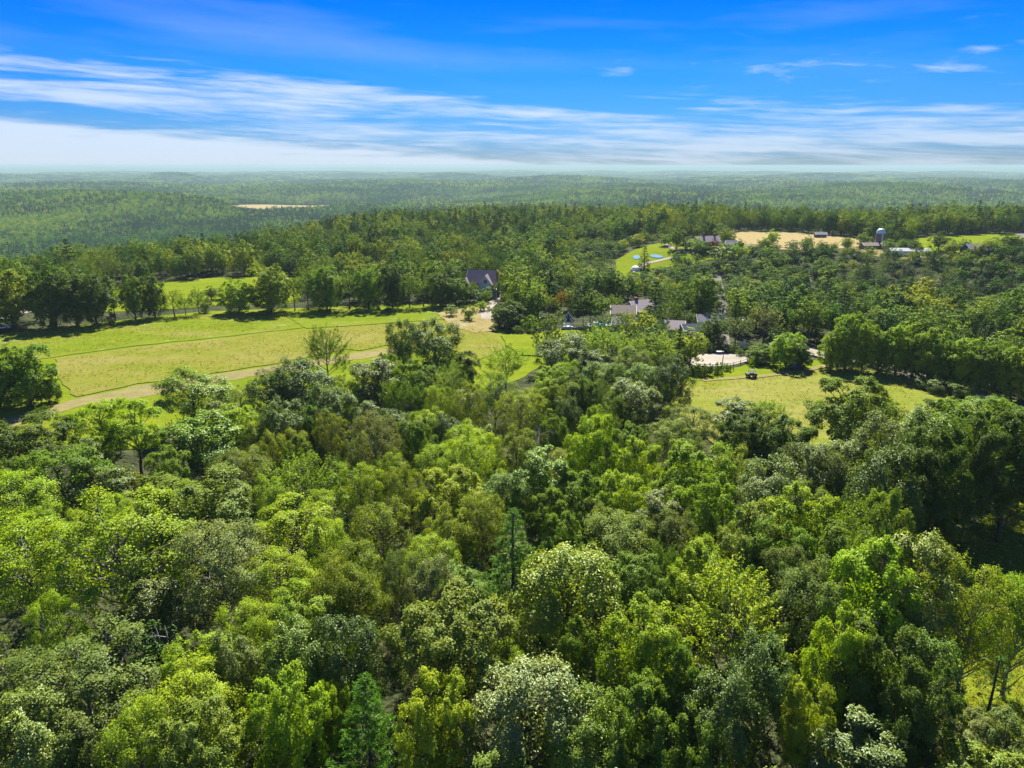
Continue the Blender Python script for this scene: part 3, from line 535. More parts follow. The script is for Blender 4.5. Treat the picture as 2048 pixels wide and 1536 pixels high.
# near wood, crown by crown: px, py of the crown centre, crown width in px, kind, tint, height, landmark name or full label
NEAR = [
 (385,785,125,'oak','mid',13,'leaning oak at the edge of the meadow'), (205,850,115,'walnut','bright',14,None), (268,856,110,'walnut','bright',15,'open layered walnut showing its trunk'),
 (75,880,130,'walnut','dark',14,None), (25,900,110,'walnut','dark',15,None), (120,955,140,'walnut','mid',14,None), (400,880,120,'poplar','mid',15,None), (475,858,95,'maple','bright',12,None),
 (595,965,125,'ash','bright',14,'feathery light green ash'), (478,955,100,'birch','grey',13,None), (395,1020,185,'maple','pale',15,'broad pale-topped maple'), (335,950,80,'maple','mid',12,None),
 (30,1010,120,'birch','bright',14,None), (235,1100,215,'birch','bright',18,'tall airy birch with a dark trunk'), (440,1140,175,'birch','silver',16,'silvery grey tree'),
 (590,1060,150,'walnut','yellow',13,None), (55,1120,160,'birch','bright',15,None), (655,1100,85,'birch','yellow',12,None), (560,1175,130,'birch','yellow',13,None), (610,1245,140,'walnut','yellow',13,None), (675,1200,110,'birch','olive',14,None),
 (748,895,100,'birch','silver',17,'pale grey birch with dark shade behind it'), (832,890,85,'maple','mid',14,None), (880,812,58,'birch','olive',13,None), (940,815,75,'birch','olive',13,None), (1040,830,105,'birch','olive',14,None), (1130,800,80,'maple','pale',12,None),
 (1188,795,70,'ash','grey',13,'grey-green spiky ash'), (1262,805,105,'oak','grey',13,None), (945,930,110,'birch','yellow',15,'domed yellow-green birch'), (872,940,95,'birch','yellow',12,None), (782,955,75,'birch','yellow',12,None), (722,985,85,'birch','yellow',13,None),
 (905,1000,130,'maple','gold',13,'pale golden-green maple'), (1182,905,100,'maple','yellow',17,'tall cone-shaped bright maple'), (1080,970,105,'poplar','mid',16,'dark-based upright poplar'), (1160,1010,105,'maple','mid',13,None), (1245,1010,105,'maple','bright',14,None),
 (1275,945,95,'maple','yellow',14,None), (962,1050,100,'birch','olive',13,None), (900,1080,100,'birch','olive',12,None), (765,1070,115,'birch','olive',13,None), (1025,1110,150,'pine','bluepine',17,'blue-green pine'), (1100,1040,85,'maple','mid',12,None), (1125,1085,80,'maple','mid',11,None),
 (1230,1095,150,'birch','pale',13,'wide pale airy birch'), (1312,1045,85,'poplar','grey',13,None), (700,1155,115,'birch','olive',13,None), (712,1215,110,'birch','olive',13,None), (800,1165,80,'birch','grey',12,None), (862,1200,90,'oak','silver',14,'white-leaved silvery oak'),
 (905,1300,210,'maple','pale',17,'big pale maple near the bottom'), (1130,1200,190,'oak','olive',17,'wide olive oak over black shade'), (1270,1185,130,'maple','mid',13,None), (1148,1335,90,'maple','mid',13,'small round-headed maple'), (1285,1325,160,'maple','bright',16,'many-lobed bright maple'),
 (1010,1360,90,'birch','yellow',11,None), (735,1455,165,'pine','greenpine',15,'fresh green bushy pine'), (872,1460,130,'maple','gold',15,'yellow maple at the bottom'), (1050,1440,200,'oak','silver',15,'shiny grey-leaved oak at the bottom'), (1170,1500,140,'oak','mid',13,None), (690,1330,120,'oak','dark',14,None), (1275,1475,140,'maple','mid',14,None),
 (170,1375,210,'birch','grey',14,'spreading grey-green tree at lower left'), (50,1400,150,'birch','grey',12,None), (180,1460,160,'birch','grey',12,None), (400,1350,120,'maple','gold',12,None), (385,1430,150,'birch','yellow',13,None), (470,1345,85,'oak','grey',12,None), (600,1335,125,'oak','mid',13,None),
 (575,1450,130,'maple','bright',15,'light green maple in the bottom row'), (400,1500,140,'maple','pale',13,None), (280,1495,110,'birch','yellow',12,None), (55,1500,140,'oak','pale',13,None), (670,1440,70,'maple','bright',11,None),
 (1400,1170,120,'maple','bright',14,None), (1465,1235,200,'ash','gold',17,'large yellowish upswept ash'), (1580,1180,110,'birch','grey',14,None), (1735,1210,150,'maple','bright',18,'tall bright maple beside the lawn'), (1815,1185,155,'oak','pale',18,'pale domed oak beside the lawn'), (1620,1225,130,'birch','grey',15,None),
 (1750,1360,150,'maple','dark',16,None), (1680,1340,110,'maple','bright',16,None), (1612,1460,85,'maple','gold',13,'small golden maple at lower right'), (1430,1450,130,'oak','dark',14,None), (1385,1510,110,'maple','mid',12,None), (1350,1400,100,'maple','mid',14,None), (1520,1380,120,'oak','dark',14,None), (1830,1440,120,'maple','dark',15,None),
 (1950,1230,120,'birch','yellow',16,'yellow-green birch standing on the lawn'), (2040,1245,110,'birch','bright',15,None), (1985,1380,95,'thin_pine','bluepine',11,'sparse dark-trunked pine on the lawn'), (1925,1490,100,'walnut','silver',9,None), (2015,1495,110,'walnut','grey',10,None),
 (1708,825,150,'maple','mid',17,'big lone-standing maple in front of the golden meadow'), (1470,828,85,'poplar','grey',9,None), (1540,826,80,'ash','yellow',8,None), (1385,852,100,'birch','grey',10,None), (1345,885,100,'birch','pale',11,None), (1500,880,105,'maple','dark',15,None), (1575,905,110,'maple','dark',15,None), (1620,960,100,'oak','grey',15,None), (1680,950,110,'oak','grey',15,None),
 (1885,848,120,'maple','dark',12,'dark vine-covered dome at the meadow edge'), (1965,845,110,'oak','mid',13,None), (1950,890,140,'maple','mid',17,None), (2025,900,140,'maple','dark',17,None), (1860,905,130,'oak','mid',16,None), (1840,975,130,'maple','dark',17,None), (1930,920,130,'ash','mid',18,None), (1770,1000,130,'oak','dark',17,None), (1860,985,120,'maple','dark',17,None), (1950,940,110,'maple','dark',17,None), (2030,925,120,'maple','dark',18,None), (1760,920,110,'oak','grey',16,None),
 (1400,955,130,'maple','bright',15,None), (1470,960,95,'birch','olive',13,None), (1420,1030,100,'maple','bright',14,None), (1545,1000,120,'oak','grey',15,None), (1340,1080,90,'birch','grey',12,None), (1500,1095,120,'maple','pale',15,None), (1600,1065,130,'maple','bright',16,None), (1680,1085,130,'ash','bright',16,None), (1560,1130,120,'maple','mid',15,None), (1690,1150,110,'maple','pale',16,None), (1760,1110,100,'maple','pale',17,None),
 (1130,712,110,'oak','dark',14,'broad dark oak in front of the gazebo'), (1215,690,110,'ash','yellow',15,None), (1305,700,100,'ash','yellow',14,'yellow-green upswept ash in front of the low roofs'), (1265,735,85,'birch','grey',13,None), (1345,765,75,'oak','dark',15,'dark oak at the corner of the golden meadow'), (1285,765,80,'oak','mid',12,None), (1220,765,65,'oak','mid',12,None), (1170,800,60,'maple','mid',12,None), (1110,765,85,'maple','bright',12,None), (1085,795,75,'maple','bright',11,None),
 (1012,725,90,'ash','bright',13,'thin pale ash at the meadow edge'), (935,742,50,'poplar','dark',14,None), (868,695,105,'oak','dark',18,'tall rounded dark oak'), (805,688,62,'oak','dark',17,None), (652,695,82,'ash','mid',17,'lone plume-like ash against the meadow'), (600,775,120,'oak','dark',16,None), (545,790,90,'oak','dark',14,None), (565,850,90,'oak','dark',13,None), (660,820,95,'oak','dark',14,None), (750,760,105,'poplar','grey',15,None), (825,770,90,'maple','mid',14,None), (700,790,70,'maple','yellow',12,None), (480,795,50,'birch','pale',7,None), (900,770,80,'ash','mid',12,None), (990,790,90,'birch','mid',12,None),
]
near = []
for px, py, wd, kind, tint, H, lab in NEAR:
    if px > 1740 and 870 < py < 1120: H += 3
    if py > 870 and px < 1740: wd *= 1.05
    x, y, dd = crownpos(px, py, H); near.append([x, y, kind, tint, H, wd*dd/FPX/2*1.04, lab, px, py])
# the gaps between them
def zone(px, py):
    if py < 860:
        return ['mid', 'bright', 'grey', 'mid', 'dark', 'yellow']
    if px < 480: return ['bright', 'mid', 'yellow', 'bright', 'grey']
    if px < 1000: return ['olive', 'yellow', 'olive', 'mid', 'yellow']
    if px > 1450: return ['mid', 'dark', 'grey', 'mid', 'bright', 'pale']
    return ['mid', 'bright', 'grey', 'olive', 'pale']
def openat(X, Y, pad=0.):
    X = np.atleast_1d(X).astype(float); Y = np.atleast_1d(Y).astype(float); o = np.zeros(X.shape, bool)
    for poly in OPEN:
        xs = [p[0] for p in poly]; ys = [p[1] for p in poly]
        k = (X > min(xs)-pad-1) & (X < max(xs)+pad+1) & (Y > min(ys)-pad-1) & (Y < max(ys)+pad+1)
        if not k.any(): continue
        idx = np.nonzero(k)[0]; q = inpoly(X[idx], Y[idx], poly)
        if pad:
            for t in range(8): q |= inpoly(X[idx]+pad*math.cos(t*.785), Y[idx]+pad*math.sin(t*.785), poly)
        o[idx] |= q
    return o
SKX = [-200, 0, 120, 200, 300, 340, 440, 500, 520, 700, 780, 900, 960, 1060, 1080, 1190, 1350, 1380, 1390, 1480, 1600, 1640, 1650, 1790, 1810, 1900, 2300]
SKY = [880, 870, 850, 815, 805, 790, 785, 790, 740, 735, 700, 705, 755, 745, 705, 690, 690, 750, 812, 805, 858, 855, 800, 800, 838, 815, 815]
grid = {}
def gadd(x, y, r): grid.setdefault((int(x//8), int(y//8)), []).append((x, y, r))
def gfree(x, y, r, k):
    cx, cy_ = int(x//8), int(y//8)
    for a in range(-2, 3):
        for b in range(-2, 3):
            for (u, v, q) in grid.get((cx+a, cy_+b), ()):
                if (u-x)**2+(v-y)**2 < (k*(q+r))**2: return False
    return True
for t in near: gadd(t[0], t[1], t[5])
rg = random.Random(77); NEAR_LIMIT = 178
cand = []
for _ in range(9000):
    a = rg.uniform(-.78, .78); r = math.sqrt(rg.uniform(24**2, NEAR_LIMIT**2)); cand.append((r*math.sin(a), r*math.cos(a)))
cand = np.array(cand); cand = cand[~openat(cand[:, 0], cand[:, 1], 2.6)]
for x, y in cand:
    rad = rg.uniform(2.7, 4.3)
    if len(near) >= 262: break
    if not gfree(x, y, rad, .70): continue
    px, py = proj(x, y, 9)
    if not (-150 < px < 2200 and py < 1760): continue
    Ht = rg.uniform(9.5, 12.5) if py > 900 or px < 1300 else rg.uniform(6, 8.5)
    if proj(x, y, hz(x, y)+Ht)[1] < np.interp(px, SKX, SKY): continue
    tint = rg.choice(zone(px, py)); kind = {'olive': 'birch', 'yellow': 'birch', 'grey': 'poplar', 'dark': 'oak', 'pale': 'maple', 'bright': rg.choice(['maple', 'birch', 'ash']), 'mid': rg.choice(['maple', 'oak', 'maple', 'ash'])}[tint]
    near.append([x, y, kind, tint, Ht, rad, None, px, py]); gadd(x, y, rad)
LM = []
for t in near:
    if t[6]: LM.append((t[7], t[8], t[6]))
used = set()
def relabel(what, px, py, where=''):
    c = sorted(LM, key=lambda l: (l[0]-px)**2+(l[1]-py)**2)
    for (lx, ly, ln) in c[:7]:
        dx, dy = px-lx, py-ly
        for q in ([('left of' if dx < 0 else 'right of'), ('behind' if dy < 0 else 'in front of')] if abs(dx) > abs(dy) else [('behind' if dy < 0 else 'in front of'), ('left of' if dx < 0 else 'right of')]):
            s = f'{what} {q} the {ln}'
            if s not in used and len(s.split()) <= 16: used.add(s); return s
    k = 2
    words = ['', '', 'second', 'third', 'fourth', 'fifth', 'sixth', 'seventh', 'eighth', 'ninth', 'tenth']
    while k < 11:
        s = f'{words[k]} {what} out from the {c[0][2]}'
        if s not in used and len(s.split()) <= 16: used.add(s); return s
        k += 1
    return f'{what} in the near wood'
near.sort(key=lambda t: t[6] is None)
for x, y, kind, tint, H, Rw, lab, px, py in near:
    if lab: label = (lab if len(lab.split()) >= 4 else lab+' in the middle of the near wood'); used.add(label)
    else:
        size = 'small ' if Rw < 3.1 else ('big ' if Rw > 5 else ''); label = relabel(f'{size}{TINT[tint][1]} {WORD[kind]}', px, py)
    tree(x, y, kind, tint, H, Rw, label)
# dead trees poking out of the near wood
for px, py, H, v, lab in ((300, 1375, 9, 0, 'bare forked white snag among the lower left trees'), (330, 1265, 10, 0, 'leaning grey dead trunk behind the lower left trees'), (1700, 1245, 15, 1, 'dead tree with spreading pale branches beside the tall bright maple'), (675, 990, 10, 0, 'thin pale broken trunk in the dark gap'), (8, 1300, 10, 0, 'pale bare trunk at the left edge'), (1075, 865, 12, 1, 'small grey dead tree among olive birches'), (690, 862, 11, 1, 'tangle of bare branches under the dark oaks')):
    x, y, dd = crownpos(px, py, H, .8); tree(x, y, 'snag', 'mid', H, 2.4, lab, 'dead trees in the near wood', var=v)

# ------------------------------------------------------------------ single trees beyond the near wood (base px, base py, top py, crown width px)
def far_tree(px, pb, pt, wd, pkey, kind, tint, label, group, name=None):
    x, y = at(px, pb); d = math.sqrt(x*x+y*y+CAM_H**2); H = topheight(px, pt, x, y); Rw = wd*d/FPX/2*1.12
    gadd(x, y, Rw); return tree(x, y, kind, tint, H, Rw, label, group, pkey, name)
ROW = [(28,655,540,78,'edge_tree','olive'),(112,654,536,70,'edge_tree','dark'),(155,652,550,60,'edge_tree','dark'),(194,650,546,66,'edge_tree','dark'),(232,642,556,40,'mid_plume','mid'),(272,640,550,40,'edge_tree','mid'),(311,635,549,42,'edge_tree','dark'),(350,634,572,42,'mid_plume','bright'),(372,632,590,30,'mid_plume','yellow'),(398,630,572,30,'mid_plume','mid'),(424,600,573,34,'mid_round','dark'),(412,625,598,30,'mid_shrub','grey'),(478,626,560,62,'edge_tree','bright'),(543,624,530,76,'edge_tree','olive'),(590,622,548,44,'mid_plume','mid'),(618,622,535,50,'mid_plume','mid'),(655,621,533,56,'edge_tree','mid'),(700,620,535,60,'mid_plume','mid'),(738,619,537,52,'edge_tree','mid'),(786,618,528,46,'edge_tree','deep'),(820,616,545,44,'mid_plume','mid'),(848,615,552,46,'mid_plume','mid'),(882,612,545,52,'edge_tree','dark'),(912,608,556,50,'edge_tree','mid'),(940,604,575,42,'mid_oak','dark'),(-40,658,545,70,'edge_tree','dark'),(75,640,575,50,'mid_plume','dark')]
ords = ['first', 'second', 'third', 'fourth', 'fifth', 'sixth', 'seventh', 'eighth', 'ninth', 'tenth', 'eleventh', 'twelfth', 'thirteenth', 'fourteenth', 'fifteenth', 'sixteenth', 'seventeenth', 'eighteenth', 'nineteenth', 'twentieth', 'twenty-first', 'twenty-second', 'twenty-third', 'twenty-fourth', 'twenty-fifth', 'twenty-sixth', 'twenty-seventh', 'twenty-eighth']
FORM = {'edge_tree': 'leafy broadleaf tree', 'mid_round': 'rounded broadleaf tree', 'mid_oak': 'lumpy broadleaf tree', 'mid_plume': 'loose feathery tree', 'mid_column': 'narrow upright tree', 'mid_shrub': 'bush', 'mid_pine': 'pine', 'mid_spruce': 'spruce', 'mid_high_pine': 'high-crowned pine'}
for i, (px, pb, pt, wd, pk, ti) in enumerate(sorted(ROW)):
    far_tree(px, pb, pt, wd, pk, pk, ti, f'{TINT[ti][1]} {FORM[pk]}, {ords[i]} from the left in the row above the meadow', 'trees in the row along the meadow', 'bush' if pk == 'mid_shrub' else 'broadleaf_tree')
MISC = [
 (1262,668,628,34,'mid_plume','mid','loose tree over the left end of the low pale roofs'), (1290,655,612,26,'mid_plume','bright','bright tree between the chimney and the dark pine'), (1325,680,640,30,'mid_plume','mid','loose tree in front of the low beige house'), (1355,690,652,28,'mid_plume','dark','dark loose tree beside the red shed'), (1402,688,640,28,'mid_plume','mid','loose tree right in front of the red shed'), (1398,508,480,30,'mid_round','mid','tree half hiding the far house'), (1412,506,484,22,'mid_round','dark','dark tree in front of the far house'), (1466,512,486,24,'mid_round','bright','low bright tree before the white far wall'),
 (948,606,560,22,'mid_plume','mid','thin tree in front of the gabled house, left side'), (972,607,574,24,'mid_round','bright','low bright tree before the gabled house'), (1003,600,556,30,'mid_plume','mid','loose tree hugging the right end of the gabled house'),
 (62,812,690,84,'edge_tree','mid','lone tree standing in the meadow at the far left'), (2,815,724,60,'edge_tree','dark','dark maple at the left edge beside the lone meadow tree'), (100,806,765,34,'shrub','dark','low dark bush at the foot of the lone meadow tree'),
 (903,633,608,26,'mid_oak','mid','leaning orchard tree on the straw patch, left one'), (938,641,613,30,'mid_shrub','mid','bushy orchard tree in the middle of the straw patch'), (966,624,604,28,'mid_shrub','bright','bright orchard tree nearest the gabled house drive'),
 (1016,655,603,64,'edge_tree','dark','big rounded dark tree left of the gazebo garden'), (1017,662,626,22,'mid_spruce','grey','small cone-shaped tree in front of the big rounded tree'), (1035,667,652,20,'mid_shrub','mid','tiny round bush on the lawn edge'), (1063,664,633,38,'mid_shrub','mid','round garden bush left of the gazebo'), (1098,658,638,30,'mid_shrub','dark','dark garden bush just left of the gazebo'),
 (1065,628,550,50,'mid_plume','bright','light green cone-shaped tree in the garden'), (1097,632,585,40,'mid_plume','olive','olive garden tree behind the bushes'), (1122,625,575,22,'mid_plume','rust','thin rusty tree in the garden'), (1141,640,585,17,'mid_spruce','deep','narrow dark spruce behind the gazebo'),
 (1166,652,590,30,'mid_high_pine','dark','high-crowned pine right beside the gazebo'), (1181,654,580,36,'mid_high_pine','dark','tallest high-crowned pine between gazebo and pool'), (1202,662,592,36,'mid_high_pine','mid','high-crowned pine standing at the pool'), (1225,640,585,40,'mid_plume','mid','loose tree behind the swimming pool'),
 (1307,668,560,56,'mid_pine','deep','tall dark pine towering over the low roofs'), (1340,660,592,44,'mid_plume','mid','loose tree between the dark pine and the road'), (1370,665,615,44,'mid_plume','dark','thin dark tree over the red shed'), (1405,640,548,62,'edge_tree','mid','big rounded tree beside the grey road'), (1474,645,595,44,'mid_plume','bright','bright tree right of the grey road'),
 (1425,695,635,46,'edge_tree','dark','dark leafy tree right of the red shed'), (1470,690,630,56,'mid_plume','grey','grey-green tree behind the white backboard'), (1525,690,600,62,'mid_plume','silver','silvery thin tree behind the riding arena'),
 (1572,737,665,60,'edge_tree','bright','vine-covered mound of a tree beside the gravel lane'), (1520,728,690,50,'edge_tree','mid','lower leafy mound right of the riding arena'), (1598,738,690,40,'edge_tree','deep','dark side tree of the vine-covered mound'),
 (1660,740,664,44,'edge_tree','bright','bright green maple, first from the left along the gravel lane'),
 (1690,742,628,58,'edge_tree','bright','bright green maple, second from the left along the gravel lane'),
 (1722,745,640,50,'edge_tree','bright','bright green maple, third from the left along the gravel lane'),
 (1755,748,658,48,'edge_tree','mid','mid green maple, fourth from the left along the gravel lane'),
 (1790,752,650,54,'edge_tree','bright','bright green maple, fifth from the left along the gravel lane'),
 (1822,758,668,46,'edge_tree','mid','mid green maple, sixth from the left along the gravel lane'),
 (1852,765,655,54,'edge_tree','bright','bright green maple, seventh from the left along the gravel lane'),
 (1885,772,674,50,'edge_tree','mid','mid green maple, eighth from the left along the gravel lane'),
 (1918,780,676,56,'edge_tree','yellow','yellow-green maple, ninth from the left along the gravel lane'),
 (1950,786,692,48,'edge_tree','mid','mid green maple, tenth from the left along the gravel lane'),
 (1985,790,684,56,'edge_tree','mid','mid green maple, eleventh from the left along the gravel lane'),
 (2020,796,694,50,'edge_tree','bright','bright green maple, twelfth from the left along the gravel lane'),
 (2052,804,690,58,'edge_tree','yellow','yellow-green maple, thirteenth from the left along the gravel lane'),
 (1850,775,752,44,'shrub','grey','pale bush at the meadow corner, left one'), (1882,786,758,46,'shrub','grey','pale bush at the meadow corner, middle one'), (1915,795,768,44,'shrub','grey','pale bush at the meadow corner, right one'),
 (1352,499,454,36,'mid_round','mid','tall round tree at the left end of the looping drive'), (1330,492,470,22,'mid_round','mid','small tree beside the far looping drive'), (1372,500,478,26,'mid_round','grey','grey-green tree inside the looping drive'), (1390,500,474,30,'mid_round','bright','rounded yellow-green tree inside the looping drive'), (1427,503,478,26,'mid_round','red','dark red tree beside the far house'), (1452,490,458,34,'mid_round','olive','olive tree right of the far house roof'), (1443,478,448,30,'mid_round','mid','tree rising behind the far house'), (1442,528,488,50,'mid_oak','dark','large dark tree below the far house'), (1478,500,478,24,'mid_round','mid','small tree beside the white far wall'),
 (1288,539,492,30,'mid_spruce','deep','dark spruce standing alone on the hillside lawn'),
 (1543,493,459,27,'mid_round','bright','bright round tree alone at the cut hayfield edge'), (1615,497,471,22,'mid_round','mid','small tree alone on the cut hayfield'), (1585,503,480,30,'mid_oak','dark','dark tree below the cut hayfield'), (1505,505,487,34,'mid_oak','dark','dark tree left of the bright round hayfield tree'), (1535,515,490,26,'mid_round','bright','low bright tree under the hayfield'),
 (1727,494,466,28,'mid_round','mid','round tree left of the silo'), (1778,502,478,26,'mid_round','mid','first small tree right of the silo'), (1803,505,478,26,'mid_round','mid','second small tree right of the silo'), (1826,507,479,27,'mid_round','dark','third small tree right of the silo'), (1877,502,465,36,'mid_round','dark','large round dark tree in front of the far green field'), (1856,519,497,26,'mid_round','mid','low tree in front of the farmyard'), (1908,506,482,30,'mid_round','mid','tree in the middle of the far green field edge'), (1930,502,478,20,'mid_round','dark','slim tree right of the field edge pair'), (1958,504,488,14,'mid_round','dark','tiny dark tree near the grey farm roof'), (1980,504,476,30,'mid_plume','bright','bright loose tree beside the far road'), (2012,500,466,36,'mid_round','dark','dark spreading tree beside the far road'), (2032,499,472,24,'mid_round','dark','dark tree at the bend of the far road'),
]
for px, pb, pt, wd, pk, ti, lab in MISC:
    sh = 'shrub' in pk
    far_tree(px, pb, pt, wd, pk, pk, ti, lab, 'bushes beyond the near wood' if sh else 'single trees beyond the near wood', 'bush' if sh else ('pine_tree' if 'pine' in pk else 'spruce_tree' if 'spruce' in pk else 'broadleaf_tree'))

# ------------------------------------------------------------------ buildings and small things
def slabmat(name, col, amp=.25, sc=2.2): return solid(name, col, .85, sc, amp, .15)
M_SHING = slabmat('brown_roof_shingle', (.20, .155, .165)); M_GREYROOF = slabmat('grey_roof_shingle', (.20, .19, .21)); M_DKROOF = slabmat('dark_slate_roof', (.05, .06, .09)); M_PINKROOF = slabmat('pale_pink_roof', (.30, .25, .24)); M_BROWNROOF = slabmat('weathered_roof', (.19, .155, .13))
M_WALLBLUE = slabmat('blue_grey_siding', (.11, .12, .14), .15); M_WHITE = solid('white_paint', (.62, .62, .60), .5, 1.5, .04); M_BEIGE = slabmat('beige_siding', (.28, .25, .20), .1); M_REDWALL = slabmat('dark_red_siding', (.12, .035, .03), .2); M_BRICK = slabmat('brick', (.20, .09, .07), .3, 4); M_GLASS = solid('window_glass', (.03, .045, .06), .08, spec=.6)
M_STONE = slabmat('field_stone', (.22, .20, .18), .4, 3); M_WOOD = solid('grey_wood', (.20, .16, .12), .85, 3, .3); M_METAL = solid('grey_metal', (.45, .46, .47), .45, spec=.5, metal=.6); M_METROOF = slabmat('pale_metal_roof', (.34, .35, .35), .15)
M_BLACK = solid('black_paint', (.02, .02, .022), .4, spec=.5); M_RUBBER = solid('rubber', (.015, .015, .015), .8)
M_BLUECOV = solid('blue_pond', (.12, .36, .55), .25, .8, .2, .5); M_POOL = solid('pool_water', (.10, .26, .33), .06, .7, .25, .6); M_DECK = solid('pool_deck', (.26, .245, .22), .8, 1.2, .12); M_SILO = slabmat('silo_stave', (.13, .10, .11), .25, 2); M_DOME = solid('galvanised_dome', (.50, .58, .64), .4, 1, .1, .5, .3); M_FABRIC = solid('white_fabric', (.74, .74, .72), .8); M_CAR = solid('dark_car_paint', (.02, .025, .035), .25, spec=.7); M_CARW = solid('white_car_paint', (.72, .72, .70), .3, spec=.6)

def gable(root, name, cx, cy, z0, wx, wy, eave, ridge, wallm, roofm, rz=0, over=.45, axis='x', zb=-.6):
    """gabled block: wall body + two roof slopes + barge trim, ridge along local axis"""
    c, s = math.cos(rz), math.sin(rz)
    def T(x, y, z): return (cx+x*c-y*s, cy+x*s+y*c, z0+z)
    if axis == 'x': q = lambda a, b, z: T(a, b, z); L, D = wx, wy
    else: q = lambda a, b, z: T(-b, a, z); L, D = wy, wx
    h, d = L/2, D/2; m = MB()
    m.add([q(-h, -d, zb), q(h, -d, zb), q(h, d, zb), q(-h, d, zb), q(-h, -d, eave), q(h, -d, eave), q(h, d, eave), q(-h, d, eave), q(-h, 0, ridge), q(h, 0, ridge)],
          [(0, 1, 5, 4), (2, 3, 7, 6), (1, 2, 6, 9, 5), (3, 0, 4, 8, 7), (4, 5, 9, 8), (6, 7, 8, 9)])
    w_ = m.build('wall', wallm, root)
    sl = (ridge-eave)/d; e = over; t = .18
    for sg in (-1, 1):
        m = MB(); yo = sg*(d+e); zo = eave-e*sl
        P8 = [q(-h-e, 0, ridge+.03), q(h+e, 0, ridge+.03), q(h+e, yo, zo+.03), q(-h-e, yo, zo+.03)]
        P8 += [(a, b, z+t) for a, b, z in P8]
        m.add(P8, [(0, 1, 2, 3), (7, 6, 5, 4), (0, 4, 5, 1), (1, 5, 6, 2), (2, 6, 7, 3), (3, 7, 4, 0)]); m.build('roof', roofm, root)
    for sx in (-1, 1):
        m = MB()
        for sg in (-1, 1): m.tube(q(sx*(h+e+.05), 0, ridge+.1), q(sx*(h+e+.05), sg*(d+e), eave-e*sl+.1), .13, .13, 4)
        m.build('barge_board', M_WHITE, root)
    return q
def window(root, q, x, y, z, wd, ht, n=(0, -1)):
    """window on a wall: q maps local coordinates, n outward normal"""
    ax = (-n[1], n[0])
    def slab(u0, u1, v0, v1, t0, t1, nm, mt, par):
        m = MB(); vs = []
        for t in (t0, t1):
            for u, v in ((u0, v0), (u1, v0), (u1, v1), (u0, v1)): vs.append(q(x+ax[0]*u+n[0]*t, y+ax[1]*u+n[1]*t, z+v))
        m.add(vs, [(3, 2, 1, 0), (4, 5, 6, 7), (0, 1, 5, 4), (1, 2, 6, 5), (2, 3, 7, 6), (3, 0, 4, 7)]); return m.build(nm, mt, par)
    f = slab(-wd/2-.12, wd/2+.12, -.12, ht+.12, -.02, .06, 'window', M_WHITE, root)
    slab(-wd/2, wd/2, 0, ht/2-.04, .05, .085, 'pane', M_GLASS, f); slab(-wd/2, wd/2, ht/2+.04, ht, .05, .085, 'pane', M_GLASS, f)

# gabled house beyond the tree row
hx, hy = at(966, 592); H0 = hz(hx, hy)
hs = thing('house', (hx, hy, H0), 'gabled grey house with white dormer gable half hidden in trees', 'house', None, R(-10))
q = gable(hs, 'body', 0, 1, 0, 13, 9, 6.4, 11.2, M_WALLBLUE, M_SHING)
for xx in (-4.5, 4.8): window(hs, q, xx, -4.5, 3.6, 1.1, 1.5); window(hs, q, xx, -4.5, .9, 1.1, 1.5)
q2 = gable(hs, 'cross', 2.3, -2.6, 0, 5.6, 5.2, 6.2, 9.9, M_WHITE, M_SHING, 0, .4, 'y')
window(hs, lambda a, b, z: (2.3+a, -2.6+b, z), 0, -2.6, 6.5, 1.2, 1.5); window(hs, lambda a, b, z: (2.3+a, -2.6+b, z), -1.2, -2.6, 3.2, 1.1, 1.5); window(hs, lambda a, b, z: (2.3+a, -2.6+b, z), 1.2, -2.6, 3.2, 1.1, 1.5)
q3 = gable(hs, 'wing', -6.8, -1.2, 0, 5.2, 7, 4.4, 8.4, M_WALLBLUE, M_SHING, 0, .4, 'y'); window(hs, lambda a, b, z: (-6.8+a, -1.2+b, z), 0, -3.5, 4.6, 1.1, 1.4); window(hs, lambda a, b, z: (-6.8+a, -1.2+b, z), 0, -3.5, 1.2, 1.6, 1.6)
MB().box(6.9, -.8, 5.6, 1.1, 1.6, 12.4).build('chimney', M_BRICK, hs)
m = MB(); m.box(5.6, -4.9, 3.1, 4.2, 2.6, .25)
m.build('porch_roof', M_SHING, hs)
for k in range(4): MB().box(3.9+k*1.15, -6.0, 1.2, .18, .18, 3.6).build('porch_post', M_WHITE, hs)

# low buildings by the pool
def building(px, py, label, rz, cat='building', nm='building'):
    x, y = at(px, py); return thing(nm, (x, y, hz(x, y)), label, cat, None, rz)
b = building(1247, 659, 'small pool house with pale grey slanting roof beside the pool', R(-12)); q = gable(b, 'r', 0, 0, 0, 7.4, 6.2, 2.4, 4.5, M_WALLBLUE, M_GREYROOF); window(b, q, -2, -3.1, .8, 1, 1.1); window(b, q, 1.6, -3.1, .8, 1, 1.1)
b = building(1245, 646, 'brown-roofed barn wing just behind the pale grey pool house', R(-6)); q = gable(b, 'r', 0, 0, 0, 8.5, 8, 4.2, 6.6, M_BEIGE, M_BROWNROOF); window(b, q, -2.4, -4, 1.6, 1, 1.3); window(b, q, 2.4, -4, 1.6, 1, 1.3)
b = building(1282, 640, 'rambling farmhouse with a tall brick chimney under the dark pine', R(28), 'house', 'house'); q = gable(b, 'r', 0, 0, 0, 11, 8, 4.6, 7.6, M_BEIGE, M_PINKROOF); MB().box(-2.5, .6, 5.5, 1.2, 1.2, 6.6).build('chimney', M_BRICK, b)
for xx in (-3.5, 0, 3.5): window(b, q, xx, -4, 1.2, 1, 1.4)
